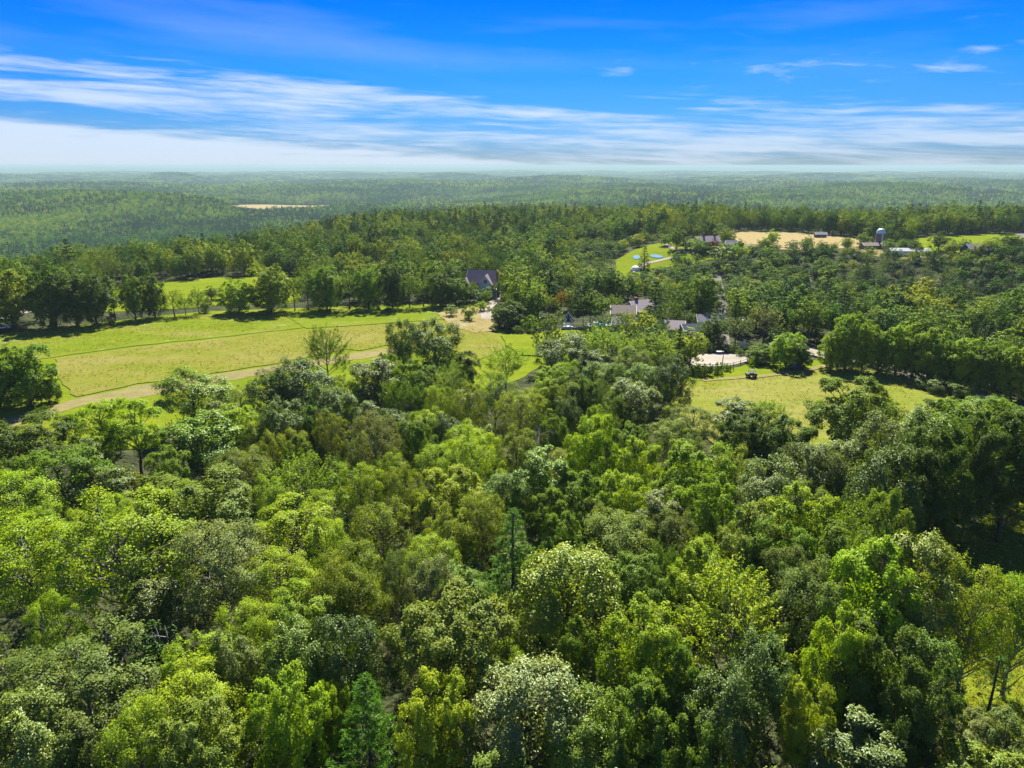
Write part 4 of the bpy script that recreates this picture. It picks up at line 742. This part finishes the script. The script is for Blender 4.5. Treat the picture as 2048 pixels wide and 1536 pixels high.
b = building(1338, 672, 'low beige house with a shallow pale roof right of the dark pine', R(-14), 'house', 'house'); q = gable(b, 'r', 0, 0, 0, 9.5, 7, 3.2, 5.4, M_BEIGE, M_PINKROOF)
for xx in (-3, 0, 3): window(b, q, xx, -3.5, 1.0, 1, 1.3)
b = building(1384, 676, 'dark red shed behind the small tan lawn', R(8), 'shed', 'shed'); q = gable(b, 'r', 0, 0, 0, 7.5, 6, 3.0, 4.8, M_REDWALL, M_DKROOF); window(b, q, -1.8, -3, 1, .9, 1.1)
MB().box(1.4, -3.06, 1.0, 1.3, .08, 2.1).build('door', M_WHITE, b)
b = building(1416, 656, 'grey-roofed outbuilding between the red shed and the road', R(-4)); gable(b, 'r', 0, 0, 0, 8, 6, 2.8, 4.8, M_WALLBLUE, M_GREYROOF)
# far house with the looping drive
b = building(1412, 496, 'far sprawling house with pale pink roof and two dark chimneys', R(10), 'house', 'house'); q = gable(b, 'r', 0, 0, 0, 14, 7, 4.2, 7.0, M_WHITE, M_PINKROOF)
for xx in (-5.5, -3.3, -1.1, 1.1, 3.3, 5.5): window(b, q, xx, -3.5, 2.6, .9, 1.1); window(b, q, xx, -3.5, .8, .9, 1.2)
MB().box(-2, .5, 5.5, 1.2, 1.2, 7).build('chimney', M_BRICK, b); MB().box(5, .5, 5.2, 1.2, 1.2, 6.6).build('chimney', M_BRICK, b)
gable(b, 'w', -6, -4, 0, 5, 6, 3, 4.8, M_WHITE, M_GREYROOF, 0, .4, 'y')
b = building(1462, 500, 'white clapboard wing standing right of the far pink-roofed house', R(-20), 'house', 'house'); q = gable(b, 'r', 0, 0, 0, 6, 5, 3.6, 5.6, M_WHITE, M_GREYROOF)
for xx in (-1.5, 1.5): window(b, q, xx, -2.5, 2.1, .9, 1.1); window(b, q, xx, -2.5, .5, .9, 1.1)
# silo and farm
x, y = at(1757, 496); sb = thing('silo', (x, y, hz(x, y)), 'dark silo with a pale metal dome in the far farmyard', 'silo')
MB().lathe([(2.35, -.6), (2.35, 8.6)], 20).build('silo_wall', M_SILO, sb); MB().lathe([(2.45, 8.55), (2.42, 9.4), (2.2, 10.2), (1.7, 10.9), (.95, 11.35), (.01, 11.5)], 20).build('silo_dome', M_DOME, sb)
for k in range(8): MB().lathe([(2.36, .6+k), (2.42, .62+k), (2.42, .7+k), (2.36, .72+k)], 20).build('silo_hoop', M_METAL, sb)
MB().box(0, -2.55, 4.3, .7, .35, 8.4).build('chute', M_METAL, sb)
for px, py, wx, wy, ev, rd, wm, rm_, rz, lab in ((1738, 498, 9, 6, 2.2, 3.6, M_WOOD, M_BROWNROOF, 4, 'low brown shed at the left foot of the silo'), (1775, 499, 8, 6, 2.2, 3.6, M_WOOD, M_SHING, -3, 'low brown shed at the right foot of the silo'), (1816, 509, 20, 7, 2.2, 3.4, M_WHITE, M_METROOF, -6, 'long low pale-roofed farm shed right of the silo'), (1948, 510, 12, 8, 3, 6, M_WALLBLUE, M_GREYROOF, 12, 'grey-roofed farm building below the far green field'), (1972, 509, 9, 6, 2.6, 4.6, M_BEIGE, M_BROWNROOF, -8, 'brown-roofed shed beside the grey-roofed farm building'), (1833, 522, 4, 3, 2.2, 3.0, M_WHITE, M_METROOF, 20, 'tiny white shed below the farmyard'), (1640, 475, 7, 4, 2.2, 3.4, M_WALLBLUE, M_GREYROOF, 0, 'small hut at the upper edge of the cut hayfield'), (1923, 466, 9, 5, 2.4, 3.6, M_BEIGE, M_PINKROOF, 0, 'pale little building in the tree edge behind the far green field')):
    b = building(px, py, lab, R(rz), 'shed', 'shed'); gable(b, 'r', 0, 0, 0, wx, wy, ev, rd, wm, rm_)
    MB().box(0, -wy/2-.04, 1.0, 2.0, .08, 2.0).build('door', M_WOOD, b)
# gazebo
x, y = at(1136, 657); g = thing('gazebo', (x, y, hz(x, y)+.1), 'white octagonal gazebo with a tall dark pointed roof on the lawn edge', 'gazebo')
MB().lathe([(.01, .5), (2.15, .5), (2.15, -.3)], 8).build('floor', M_WHITE, g); MB().lathe([(2.55, 2.75), (1.25, 4.1), (.35, 5.3), (.01, 5.6)], 8).build('roof', M_DKROOF, g)
for i in range(8):
    t = 2*math.pi*(i+.5)/8; t2 = t+math.pi/4; a = (2.05*math.cos(t), 2.05*math.sin(t)); c = (2.05*math.cos(t2), 2.05*math.sin(t2))
    MB().tube((a[0], a[1], .5), (a[0], a[1], 2.85), .1, .1, 6).build('post', M_WHITE, g)
    MB().tube((2.6*math.cos(t), 2.6*math.sin(t), 2.80), (1.25*math.cos(t), 1.25*math.sin(t), 4.18), .06, .06, 4).tube((1.25*math.cos(t), 1.25*math.sin(t), 4.18), (.05*math.cos(t), .05*math.sin(t), 5.7), .06, .04, 4).build('roof_rib', M_WHITE, g)
    if i != 5: r = MB().tube((*a, 1.4), (*c, 1.4), .06, .06, 4).tube((*a, .75), (*c, .75), .05, .05, 4); [r.tube((a[0]+(c[0]-a[0])*k/6, a[1]+(c[1]-a[1])*k/6, .75), (a[0]+(c[0]-a[0])*k/6, a[1]+(c[1]-a[1])*k/6, 1.4), .03, .03, 4) for k in range(1, 6)]; r.build('railing', M_WHITE, g)
    MB().tube((*a, 2.6), (*c, 2.6), .12, .12, 4).build('eave_beam', M_WHITE, g)
MB().lathe([(.16, 5.5), (.2, 5.7), (.01, 6.1)], 8).build('finial', M_WHITE, g)
# pool
def flat_ellipse(cx, cy, rx, ry, z, n=28, rz=0, wob=0):
    c, s = math.cos(rz), math.sin(rz); vs = []
    for i in range(n):
        t = 2*math.pi*i/n; k = 1+wob*math.sin(3*t+1); u, v = rx*k*math.cos(t), ry*k*math.sin(t); vs.append((cx+u*c-v*s, cy+u*s+v*c, z))
    return vs
x, y = at(1201, 652); zz = hz(x, y)+.75; po = thing('swimming_pool', (x, y, zz), 'pale blue swimming pool with a light stone deck behind the tall pines', 'pool')
v = flat_ellipse(0, 0, 3.8, 6.2, 0, 28, R(-60), .06); v2 = [(a, b_, -.9) for a, b_, _ in v]; m = MB(); m.add(v+v2, [tuple(range(28))]+[(i, i+28, (i+1) % 28+28, (i+1) % 28) for i in range(28)]); m.build('deck', M_DECK, po)
m = MB(); m.add(flat_ellipse(0, 0, 2.7, 4.9, .03, 28, R(-60), .06), [tuple(range(28))]); m.build('water', M_POOL, po)
for k, (px, py) in enumerate(((1186, 650), (1212, 656))):
    ax, ay = at(px, py); lo = thing('sun_lounger', (ax, ay, hz(ax, ay)+.78), ('white sun lounger on the left side of the pool deck', 'white sun lounger on the near side of the pool deck')[k], 'lounger', 'loungers by the pool', R(30)); MB().box(0, 0, .35, .7, 1.4, .1).build('seat', M_WHITE, lo); MB().box(0, .95, .6, .7, .1, .7).build('backrest', M_WHITE, lo)
    for sx in (-.3, .3):
        for sy in (-.6, .6): MB().box(sx, sy, .15, .06, .06, .3).build('leg', M_METAL, lo)
# dry stone wall beside gazebo: each stone a part
x0, y0 = at(1146, 661); x1, y1 = at(1178, 662); wl = thing('stone_wall', (x0, y0, hz(x0, y0)+.4), 'low dark stone wall between the gazebo and the pool', 'wall', None, math.atan2(y1-y0, x1-x0)); L_ = math.hypot(x1-x0, y1-y0); rs = random.Random(4)
MB().box(L_/2, .28, .35, L_, .3, .9).build('core', M_STONE, wl)
sm = [MB().box(0, 0, 0, .5*k, .34, .26).mesh('stone', M_STONE) for k in (.8, 1., 1.25)]
for row in range(3):
    u = 0
    while u < L_: k = rs.randrange(3); o = link('stone', sm[k], wl, (u, rs.uniform(-.03, .05), .12+row*.29)); o.rotation_euler = (0, rs.uniform(-.06, .06), rs.uniform(-.1, .1)); u += .5*(.8, 1., 1.25)[k]+.04
# ponds and tent on the hillside lawn
x, y = at(1271, 541); t = thing('tent', (x, y, hz(x, y)), 'white dome tent at the lower edge of the hillside lawn', 'tent'); MB().lathe([(2.6, -.2), (2.5, 1.0), (2.0, 1.9), (1.1, 2.5), (.01, 2.7)], 14).build('canopy', M_FABRIC, t); MB().box(0, -2.5, .7, 1.2, .1, 1.5).build('door', M_WHITE, t)
def pole(px, pb, pt, label, r=.12, nm='flagpole', cat='flagpole', mat=M_WHITE):
    x, y = at(px, pb); Hh = topheight(px, pt, x, y); e = thing(nm, (x, y, hz(x, y)), label, cat); MB().tube((0, 0, -.5), (0, 0, Hh), r*1.2, r*.8, 7).build('pole', mat, e); return e, Hh
e, Hh = pole(1368, 506, 487, 'white flagpole standing inside the looping drive', .16); MB().lathe([(.01, Hh+.5), (.28, Hh+.25), (.01, Hh)], 8).build('finial', M_WHITE, e)
e, Hh = pole(1444, 739, 703, 'tall light pole at the near side of the riding arena', .13, 'light_pole', 'light pole', M_WOOD); MB().box(-.75, 0, Hh, 1.7, .16, .16).build('arm', M_METAL, e); MB().box(-1.3, 0, Hh-.05, 1.5, .75, .28).build('lamp_head', M_WHITE, e)
poles = []
for px, pb, pt, lab in ((1605, 712, 680, 'utility pole beside the gravel lane'), (1745, 735, 696, 'second utility pole along the gravel lane among trees'), (991, 606, 572, 'utility pole in front of the gabled house'), (1480, 680, 632, 'utility pole beside the grey road behind the trees')):
    e, Hh = pole(px, pb, pt, lab, .15, 'utility_pole', 'utility pole', M_WOOD); e['group'] = 'utility poles'; MB().box(0, 0, Hh-.6, 2.4, .14, .16, .3).build('crossarm', M_WOOD, e); MB().lathe([(.01, Hh-1.2), (.24, Hh-1.25), (.24, Hh-2.0), (.01, Hh-2.05)], 8, .35, 0).build('transformer', M_METAL, e); poles.append((Vector(e.location)+Vector((0, 0, Hh-.5))))
def wire(a, b_, label):
    m = MB(); prev = a
    for i in range(1, 9):
        t = i/8; c = a.lerp(b_, t)+Vector((0, 0, -4*t*(1-t)*1.2)); m.tube(prev, c, .035, .035, 4, False); prev = c
    tag(m.build('power_line', M_METAL), label, 'cable', 'power lines')
wire(poles[0], poles[1], 'power line between the two poles along the gravel lane'); wire(poles[3], poles[0], 'power line running from behind the trees to the lane pole')
# riding arena fence, post by post
ar = P((1374, 722), (1383, 711.5), (1405, 707), (1440, 705), (1476, 707), (1501, 715.5), (1494, 726), (1467, 733.5), (1430, 737), (1393, 735.5), (1377, 730)); ring = densify(ar, 2.6)
fx, fy = ring[0]; fe = thing('rail_fence', (fx, fy, hz(fx, fy)), 'weathered wooden rail fence around the sandy riding arena', 'fence'); pm = MB().box(0, 0, .55, .16, .16, 1.7).mesh('post', M_WOOD)
for i, (a, c) in enumerate(ring):
    z0 = hz(a, c)-hz(fx, fy); link('post', pm, fe, (a-fx, c-fy, z0)); a2, c2 = ring[(i+1) % len(ring)]; z1 = hz(a2, c2)-hz(fx, fy)
    for hh in (.55, 1.15): MB().tube((a-fx, c-fy, z0+hh), (a2-fx, c2-fy, z1+hh), .07, .07, 4).build('rail', M_WOOD, fe)
x, y = at(1395, 722); e = thing('arena_barrel', (x, y, hz(x, y)+.15), 'small dark barrel standing on the arena sand', 'barrel'); MB().lathe([(.01, 0), (.34, .02), (.4, .5), (.34, .98), (.01, 1.0)], 12).build('barrel', M_BLACK, e); MB().lathe([(.41, .3), (.43, .33), (.41, .36)], 12).build('hoop', M_METAL, e)  # a barrel with one hoop
for px, py, wd, ht, lab in ((1391, 683, 2.2, 1.9, 'white panel leaning beside the red shed'), (1485, 701, 1.9, 1.3, 'white basketball backboard behind the riding arena')):
    x, y = at(px, py); e = thing('backboard', (x, y, hz(x, y)), lab, 'panel'); MB().box(0, 0, 1.0, .14, .14, 2.4).build('post', M_METAL, e); MB().box(0, -.12, 1.5+ht/2, wd, .06, ht).build('board', M_WHITE, e)
    if wd < 2: MB().lathe([(.22, 1.75), (.25, 1.78), (.22, 1.81)], 12, 0, -.45).build('hoop', M_METAL, e)
# bushes around the arena
for i, (px, pb, pt, wd, ti) in enumerate(((1385, 752, 731, 24, 'mid'), (1402, 755, 728, 26, 'mid'), (1420, 754, 729, 24, 'dark'), (1436, 750, 725, 22, 'mid'), (1456, 744, 728, 20, 'mid'), (1503, 735, 715, 14, 'bright'), (1372, 708, 694, 18, 'mid'), (1400, 703, 688, 22, 'bright'), (1418, 704, 686, 24, 'bright'), (1440, 704, 686, 26, 'dark'), (1462, 705, 688, 24, 'dark'), (1365, 684, 672, 20, 'mid'), (1345, 684, 674, 20, 'mid'), (1480, 712, 698, 16, 'mid'))):
    far_tree(px, pb, pt, wd, 'mid_shrub', 'mid_shrub', ti, f'{TINT[ti][1]} bush, {ords[i]} around the riding arena from its near left corner', 'bushes ringing the riding arena', 'bush')
# utility cart and dark car
def vehicle(px, py, rz, label, L, Wd, Hh, paint, nm, cat, cart=False):
    x, y = at(px, py); e = thing(nm, (x, y, hz(x, y)+.42), label, cat, None, rz); m = MB()
    if cart:
        MB().box(-.75, 0, .85, 1.5, Wd, .5).build('cargo_bed', paint, e); MB().box(.95, 0, .8, .9, Wd*.95, .55).build('bonnet', paint, e); MB().box(.1, 0, .85, .5, Wd*.8, .35).build('seat', M_RUBBER, e); MB().box(.1, 0, 1.95, 1.5, Wd, .08).build('canopy', M_BLACK, e)
        for sx in (-.6, .8):
            for sy in (-.6, .6): MB().box(sx, sy, 1.4, .06, .06, 1.1).build('roof_post', M_BLACK, e)
    else:
        h = L/2; m.add([(-h, -Wd/2, .35), (h, -Wd/2, .35), (h, Wd/2, .35), (-h, Wd/2, .35), (-h, -Wd/2, .95), (h, -Wd/2, .82), (h, Wd/2, .82), (-h, Wd/2, .95)], [(3, 2, 1, 0), (4, 5, 6, 7), (0, 1, 5, 4), (1, 2, 6, 5), (2, 3, 7, 6), (3, 0, 4, 7)]); m.build('body', paint, e)
        m = MB(); a, c = -h*.85, h*.35; m.add([(a, -Wd/2+.08, .92), (c, -Wd/2+.08, .90), (c, Wd/2-.08, .90), (a, Wd/2-.08, .92), (a+.5, -Wd/2+.25, Hh), (c-.75, -Wd/2+.25, Hh), (c-.75, Wd/2-.25, Hh), (a+.5, Wd/2-.25, Hh)], [(0, 1, 5, 4), (1, 2, 6, 5), (2, 3, 7, 6), (3, 0, 4, 7)]); m.build('windows', M_GLASS, e)
        MB().box((a+c-.25)/2, 0, Hh+.03, c-a-1.2, Wd-.5, .06).build('roof', paint, e)
        for sy in (-.6, .6): MB().box(h+.01, sy, .66, .06, .3, .16).build('headlight', M_FABRIC, e)
    wm = MB().tube((0, -.12, 0), (0, .12, 0), .34, .34, 14).mesh('wheel', M_RUBBER)
    for sx in (-L*.31, L*.31):
        for sy in (-Wd/2+.02, Wd/2-.02): link('wheel', wm, e, (sx, sy, .34))
vehicle(1502, 757, R(8), 'small black utility cart parked at the meadow edge', 2.9, 1.5, 2, M_BLACK, 'utility_cart', 'cart', True)
vehicle(1590, 741, R(-6), 'dark car parked in the shade of the vine-covered mound', 4.5, 1.8, 1.45, M_CAR, 'parked_car', 'car')
vehicle(6, 660, R(20), 'white car glimpsed between trunks at the left edge', 4.5, 1.8, 1.45, M_CARW, 'parked_car', 'car')
# lamp post on the right lawn
x, y = at(2016, 1187); e = thing('lamp_post', (x, y, hz(x, y)), 'short lamp post with white head on the sunny right lawn', 'lamp post'); MB().tube((0, 0, -.3), (0, 0, 1.9), .05, .045, 8).build('post', M_BLACK, e); MB().lathe([(.01, 2.3), (.2, 2.2), (.16, 1.92), (.08, 1.88)], 10).build('lamp_head', M_FABRIC, e)
# distant white roofs near the horizon
for i, (px, py, wd) in enumerate(((20, 349, 9), (28, 349, 6), (75, 349, 22), (92, 349.3, 18), (140, 351.5, 14), (158, 350, 30), (172, 349.6, 14), (252, 347.5, 26), (270, 348, 16), (345, 346, 14), (1330, 373, 4), (1705, 358, 12))):
    x, y = at(px, py); d = math.hypot(x, y); w_ = wd*d/FPX; e = thing('warehouse', (x, y, hz(x, y)), f'tiny white roof in the far haze, {ords[i]} from the left along the horizon', 'warehouse', 'white roofs near the horizon', -math.atan2(x, y)); hh = max(10, .0011*d)
    MB().box(0, 0, hh/2, w_, w_*.4, hh).build('wall', M_WHITE, e); MB().box(0, 0, hh+.6, w_*1.03, w_*.43, 1.2).build('roof', M_WHITE, e)

# ------------------------------------------------------------------ woodland as stuff: instanced trees on points
def gn_scatter(name, pts, rot, scl, idx, protos, label, cat='forest'):
    me = bpy.data.meshes.new(name); me.vertices.add(len(pts)); me.vertices.foreach_set('co', np.asarray(pts, np.float32).ravel())
    for nm, ty, arr in (('rot', 'FLOAT_VECTOR', rot), ('scl', 'FLOAT_VECTOR', scl), ('pick', 'INT', idx)):
        a = me.attributes.new(nm, ty, 'POINT'); a.data.foreach_set('vector' if ty != 'INT' else 'value', np.asarray(arr, np.int32 if ty == 'INT' else np.float32).ravel())
    me.update(); o = tag(link(name, me), label, cat, None, 'stuff')
    g = bpy.data.node_groups.new(name+'_scatter', 'GeometryNodeTree'); g.interface.new_socket('Geometry', in_out='INPUT', socket_type='NodeSocketGeometry'); g.interface.new_socket('Geometry', in_out='OUTPUT', socket_type='NodeSocketGeometry')
    n = g.nodes; L = g.links; gi = n.new('NodeGroupInput'); go = n.new('NodeGroupOutput'); ip = n.new('GeometryNodeInstanceOnPoints'); g2 = n.new('GeometryNodeGeometryToInstance')
    for pm in reversed(protos):                      # first link shown last: the multi-input socket keeps reverse order
        ob = bpy.data.objects.new(pm.name, pm); oi = n.new('GeometryNodeObjectInfo'); oi.inputs['Object'].default_value = ob; oi.inputs['As Instance'].default_value = True
        L.new(oi.outputs['Geometry'], g2.inputs[0])
    def att(nm, dt):
        a = n.new('GeometryNodeInputNamedAttribute'); a.data_type = dt; a.inputs[0].default_value = nm; return a.outputs['Attribute']
    L.new(gi.outputs[0], ip.inputs['Points']); L.new(g2.outputs[0], ip.inputs['Instance']); ip.inputs['Pick Instance'].default_value = True
    L.new(att('pick', 'INT'), ip.inputs['Instance Index']); L.new(att('scl', 'FLOAT_VECTOR'), ip.inputs['Scale'])
    e2r = n.new('FunctionNodeEulerToRotation'); L.new(att('rot', 'FLOAT_VECTOR'), e2r.inputs[0]); L.new(e2r.outputs[0], ip.inputs['Rotation'])
    L.new(ip.outputs[0], go.inputs[0]); md = o.modifiers.new('scatter', 'NODES'); md.node_group = g; return o
def joinmesh(name, lf, tb, lm, bm):
    (V1, F1), (V2, F2) = lf, tb
    F2 = np.concatenate([F2[:, [0, 1, 2]], F2[:, [0, 2, 3]]]); me = npmesh(name, np.concatenate([V1, V2]), np.concatenate([F1, F2+len(V1)]), lm); me.materials.append(bm)
    mi = np.zeros(len(F1)+len(F2), np.int32); mi[len(F1):] = 1
    if len(me.polygons) == len(mi): me.polygons.foreach_set('material_index', mi)
    return me
nprg = np.random.default_rng(3)
WP = [joinmesh('woodland_broadleaf', *broadleaf(200+s, lobe=[1.7, 1.4, 1.9][s], nl=[20, 26, 17][s], sub=5, leaves=15, ls=.6, crad=.64, twigs=False, zb=.9, flat=1.2, inner=.3, form=1.1), M_WLEAF, M_BARK) for s in range(3)]
WP += [joinmesh('woodland_ash', *plume(210, nl=15, sh=6, leaves=11, ls=.55), M_WLEAF, M_GREYBARK)]
WP += [joinmesh('woodland_pine', *pine(220, lev=12, br=6, tuft=9, nneed=4, ls=.85, aspect=.32, zb=1.5), M_WPINE, M_BARK), joinmesh('woodland_spruce', *pine(221, Rr=2.6, lev=14, br=7, tuft=8, nneed=4, ls=.7, aspect=.32, zb=.6, droop=-.15, power=1.), M_WPINE, M_BARK)]
NRB = 4
def pnoise(x, y, s, seed):
    r = np.random.default_rng(seed); z = 0
    for k in range(5):
        a = r.uniform(0, 6.28); f = (1+k*.6)/s; z = z+np.sin((x*math.cos(a)+y*math.sin(a))*f*6.28+r.uniform(0, 6.28)+1.2*np.sin((x*math.sin(a)-y*math.cos(a))*f*3+k))/(1+k*.4)
    return z/2.2
def scatter_ring(r0, r1, sp, seed, amax=.74):
    rgx = np.random.default_rng(seed); n = int((r1+sp)*2*math.sin(amax)/sp); m = int((r1+sp)/sp)+1
    X, Y = np.meshgrid((np.arange(n)-n/2)*sp, np.arange(m)*sp); X = X+((np.arange(m) % 2)*sp*.5)[:, None]
    X = (X+rgx.uniform(-.38, .38, X.shape)*sp).ravel(); Y = (Y+rgx.uniform(-.38, .38, Y.shape)*sp).ravel(); rr = np.hypot(X, Y); aa = np.abs(np.arctan2(X, Y)); k = (rr > r0) & (rr <= r1) & (aa < amax)
    return X[k], Y[k]
def woods(name, rings_, protos, nbroad, label, pad, seed, hs=(.75, 1.12), checkgrid=False, conif=.35):
    XS = []; YS = []; SC = []
    for (r0, r1, sp, sc) in rings_:
        X, Y = scatter_ring(r0, r1, sp, seed+int(r0)); k = ~openat(X, Y, pad*sc if pad else 0); X, Y = X[k], Y[k]
        XS.append(X); YS.append(Y); SC.append(np.full(len(X), sc))
    X, Y, SC = np.concatenate(XS), np.concatenate(YS), np.concatenate(SC)
    if checkgrid:
        k = np.array([gfree(x, y, 3.6, .72) for x, y in zip(X, Y)]); pp = [proj(x, y, hz(x, y)+9.5) if x*x+y*y < 190**2 else (0, 9999) for x, y in zip(X, Y)]; k &= np.array([b > np.interp(a, SKX, SKY) for a, b in pp]); X, Y, SC = X[k], Y[k], SC[k]
    n = len(X); Z = height(X, Y)-.2; r = np.random.default_rng(seed)
    cn = pnoise(X, Y, 420, 5)*.35+pnoise(X, Y, 1500, 6)*.35; con = r.random(n) < np.clip(conif+cn, .03, .92)  # noise gathers conifers; in far forest their dark clusters stand for cloud shadows
    HF = np.where((np.arctan2(X, Y) > .08) & (np.hypot(X, Y) < 500), np.where(np.hypot(X, Y) > 325, .62, .85), 1.0) if checkgrid else 1.0
    spn = pnoise(X, Y, 130, 9)+r.normal(size=n)*.35
    pick = np.where(con, nbroad+r.integers(0, max(1, len(protos)-nbroad), n), np.clip(np.digitize(spn, np.linspace(-.7, .7, nbroad+1)[1:-1]), 0, nbroad-1))
    s = SC*r.uniform(hs[0], hs[1], n)*np.sqrt(HF); hh = s*r.uniform(.82, 1.12, n)*HF*(.9 if checkgrid else 1)*np.where(con & checkgrid, 1.08, 1)
    rot = np.zeros((n, 3)); rot[:, 2] = r.uniform(0, 6.28, n)
    print(name, n); return gn_scatter(name, np.stack([X, Y, Z], 1), rot, np.stack([s, s, hh], 1), pick, protos, label)
woods('woodland', [(60, 185, 6.0, .62), (185, 1250, 7.5, 1.22)], WP, NRB, 'mixed woodland of broadleaf trees and pines covering the plateau beyond the meadows', 1.7, 31, (.60, 1.12), True, .13)
VP = [joinmesh('valley_broadleaf', *broadleaf(300+s, lobe=1.9, nl=11, sub=3, leaves=5, ls=1.5, crad=.6, twigs=False, zb=4, inner=.1), M_VLEAF, M_BARK) for s in range(3)]
VP += [joinmesh('valley_pine', *pine(320, lev=7, br=5, tuft=5, nneed=2, ls=1.8, aspect=.5, zb=3), M_VPINE, M_BARK)]
woods('valley_forest', [(1150, 2400, 7.5, 1.0), (2400, 4300, 10.5, 1.35), (4300, 7000, 17, 2.0)], VP, 3, 'dense hazy forest filling the valley below the plateau', 3.0, 41, (.75, 1.15), False, .42)
def grove(seed, lm):
    rgx = np.random.default_rng(seed); C = []; Nn = []
    for k in range(16):
        c = np.array([rgx.uniform(-26, 26), rgx.uniform(-26, 26), rgx.uniform(7, 12)]); d = unit(rgx.normal(size=(26, 3))+[0, 0, .7]); C.append(c+d*np.array([6.5, 6.5, 5.5])); Nn.append(d+rgx.normal(size=(26, 3))*.3)
    V, F = leafcards(np.concatenate(C), np.concatenate(Nn), rgx.uniform(3, 6, 16*26), rgx, .8); return npmesh('distant_grove', V, F, lm)
DP = [grove(1, M_VLEAF), grove(2, M_VLEAF), grove(3, M_VPINE)]
woods('distant_forest', [(6900, 10500, 42, 1.0), (10500, 16000, 62, 1.5)], DP, 2, 'far-off forest fading into haze under the horizon', 0, 51, (.8, 1.25), False, .45)

# ------------------------------------------------------------------ tall grass on the meadows
def tuft(seed, n, h, w_, mat):
    rgx = np.random.default_rng(seed); C = np.stack([rgx.normal(size=n)*w_, rgx.normal(size=n)*w_, np.full(n, h*.42)], 1); T = unit(np.stack([rgx.normal(size=n)*.4, rgx.normal(size=n)*.4, np.ones(n)], 1)); Nn = rgx.normal(size=(n, 3))
    V, F = leafcards(C, Nn, h*rgx.uniform(.7, 1.2, n), rgx, .22, .02, T=T); return npmesh('grass_tuft', V, F, mat)
M_GR = leafmat('grass_blade', ramp=[(0, (.13, .17, .015)), (.5, (.20, .21, .03)), (.8, (.27, .26, .09)), (1, (.40, .39, .27))], transl=.4, gloss=.02)
GT = [tuft(s, 9, .5, .35, M_GR) for s in (1, 2, 3)]
def scatter_grass(name, polys, n, label, seed, sc=(.4, .9), lift=.3):
    r = np.random.default_rng(seed); XS = []; YS = []
    for poly, m in zip(polys, n):
        xs = [p[0] for p in poly]; ys = [p[1] for p in poly]; X = r.uniform(min(xs), max(xs), m*2); Y = r.uniform(min(ys), max(ys), m*2); k = inpoly(X, Y, poly); XS.append(X[k][:m]); YS.append(Y[k][:m])
    X = np.concatenate(XS); Y = np.concatenate(YS); k = pnoise(X, Y, 26, seed)+r.normal(size=len(X))*.8 > -.1; X, Y = X[k], Y[k]; m = len(X)
    rot = np.zeros((m, 3)); rot[:, 2] = r.uniform(0, 6.28, m); s = r.uniform(*sc, m)
    return gn_scatter(name, np.stack([X, Y, height(X, Y)+lift], 1), rot, np.stack([s, s, s], 1), r.integers(0, 3, m), GT, label, 'grass')
hay = P((118, 722), (260, 700), (400, 686), (512, 673), (600, 664), (740, 653), (880, 643), (960, 640), (1010, 700), (900, 700), (770, 692), (717, 703), (560, 727), (400, 752), (275, 769), (150, 796), (110, 750))
nst = P((-150, 712), (0, 672), (120, 660), (230, 648), (400, 630), (552, 626), (600, 654), (400, 676), (260, 690), (107, 712), (-150, 745))
rm = P((1330, 768), (1440, 764), (1530, 756), (1640, 742), (1720, 740), (1835, 760), (1905, 800), (1990, 820), (1880, 862), (1760, 880), (1600, 885), (1430, 860))
lw = P((1845, 1105), (1900, 1070), (2050, 1010), (2200, 1010), (2500, 1560), (1935, 1560), (1905, 1420), (1860, 1220))
scatter_grass('meadow_grass', [hay, nst, rm, lw], [7000, 5000, 3000, 9000], 'seeding grass tufts standing all over the meadows and the right lawn', 8)

# ------------------------------------------------------------------ haze
hb = MB(); hb.box(0, 0, (-190+CAM_H+9)/2, 76000, 76000, CAM_H+9+190)
mh, nt = newmat('air'); pv = nt.new('ShaderNodeVolumePrincipled'); pv.inputs['Color'].default_value = (.40, .55, .60, 1); pv.inputs['Density'].default_value = 8.2e-5; pv.inputs['Anisotropy'].default_value = .1
nt.l.new(pv.outputs[0], nt.new('ShaderNodeOutputMaterial').inputs['Volume'])
tag(hb.build('haze', mh), 'thin bluish summer haze over the valley', 'haze', None, 'stuff')
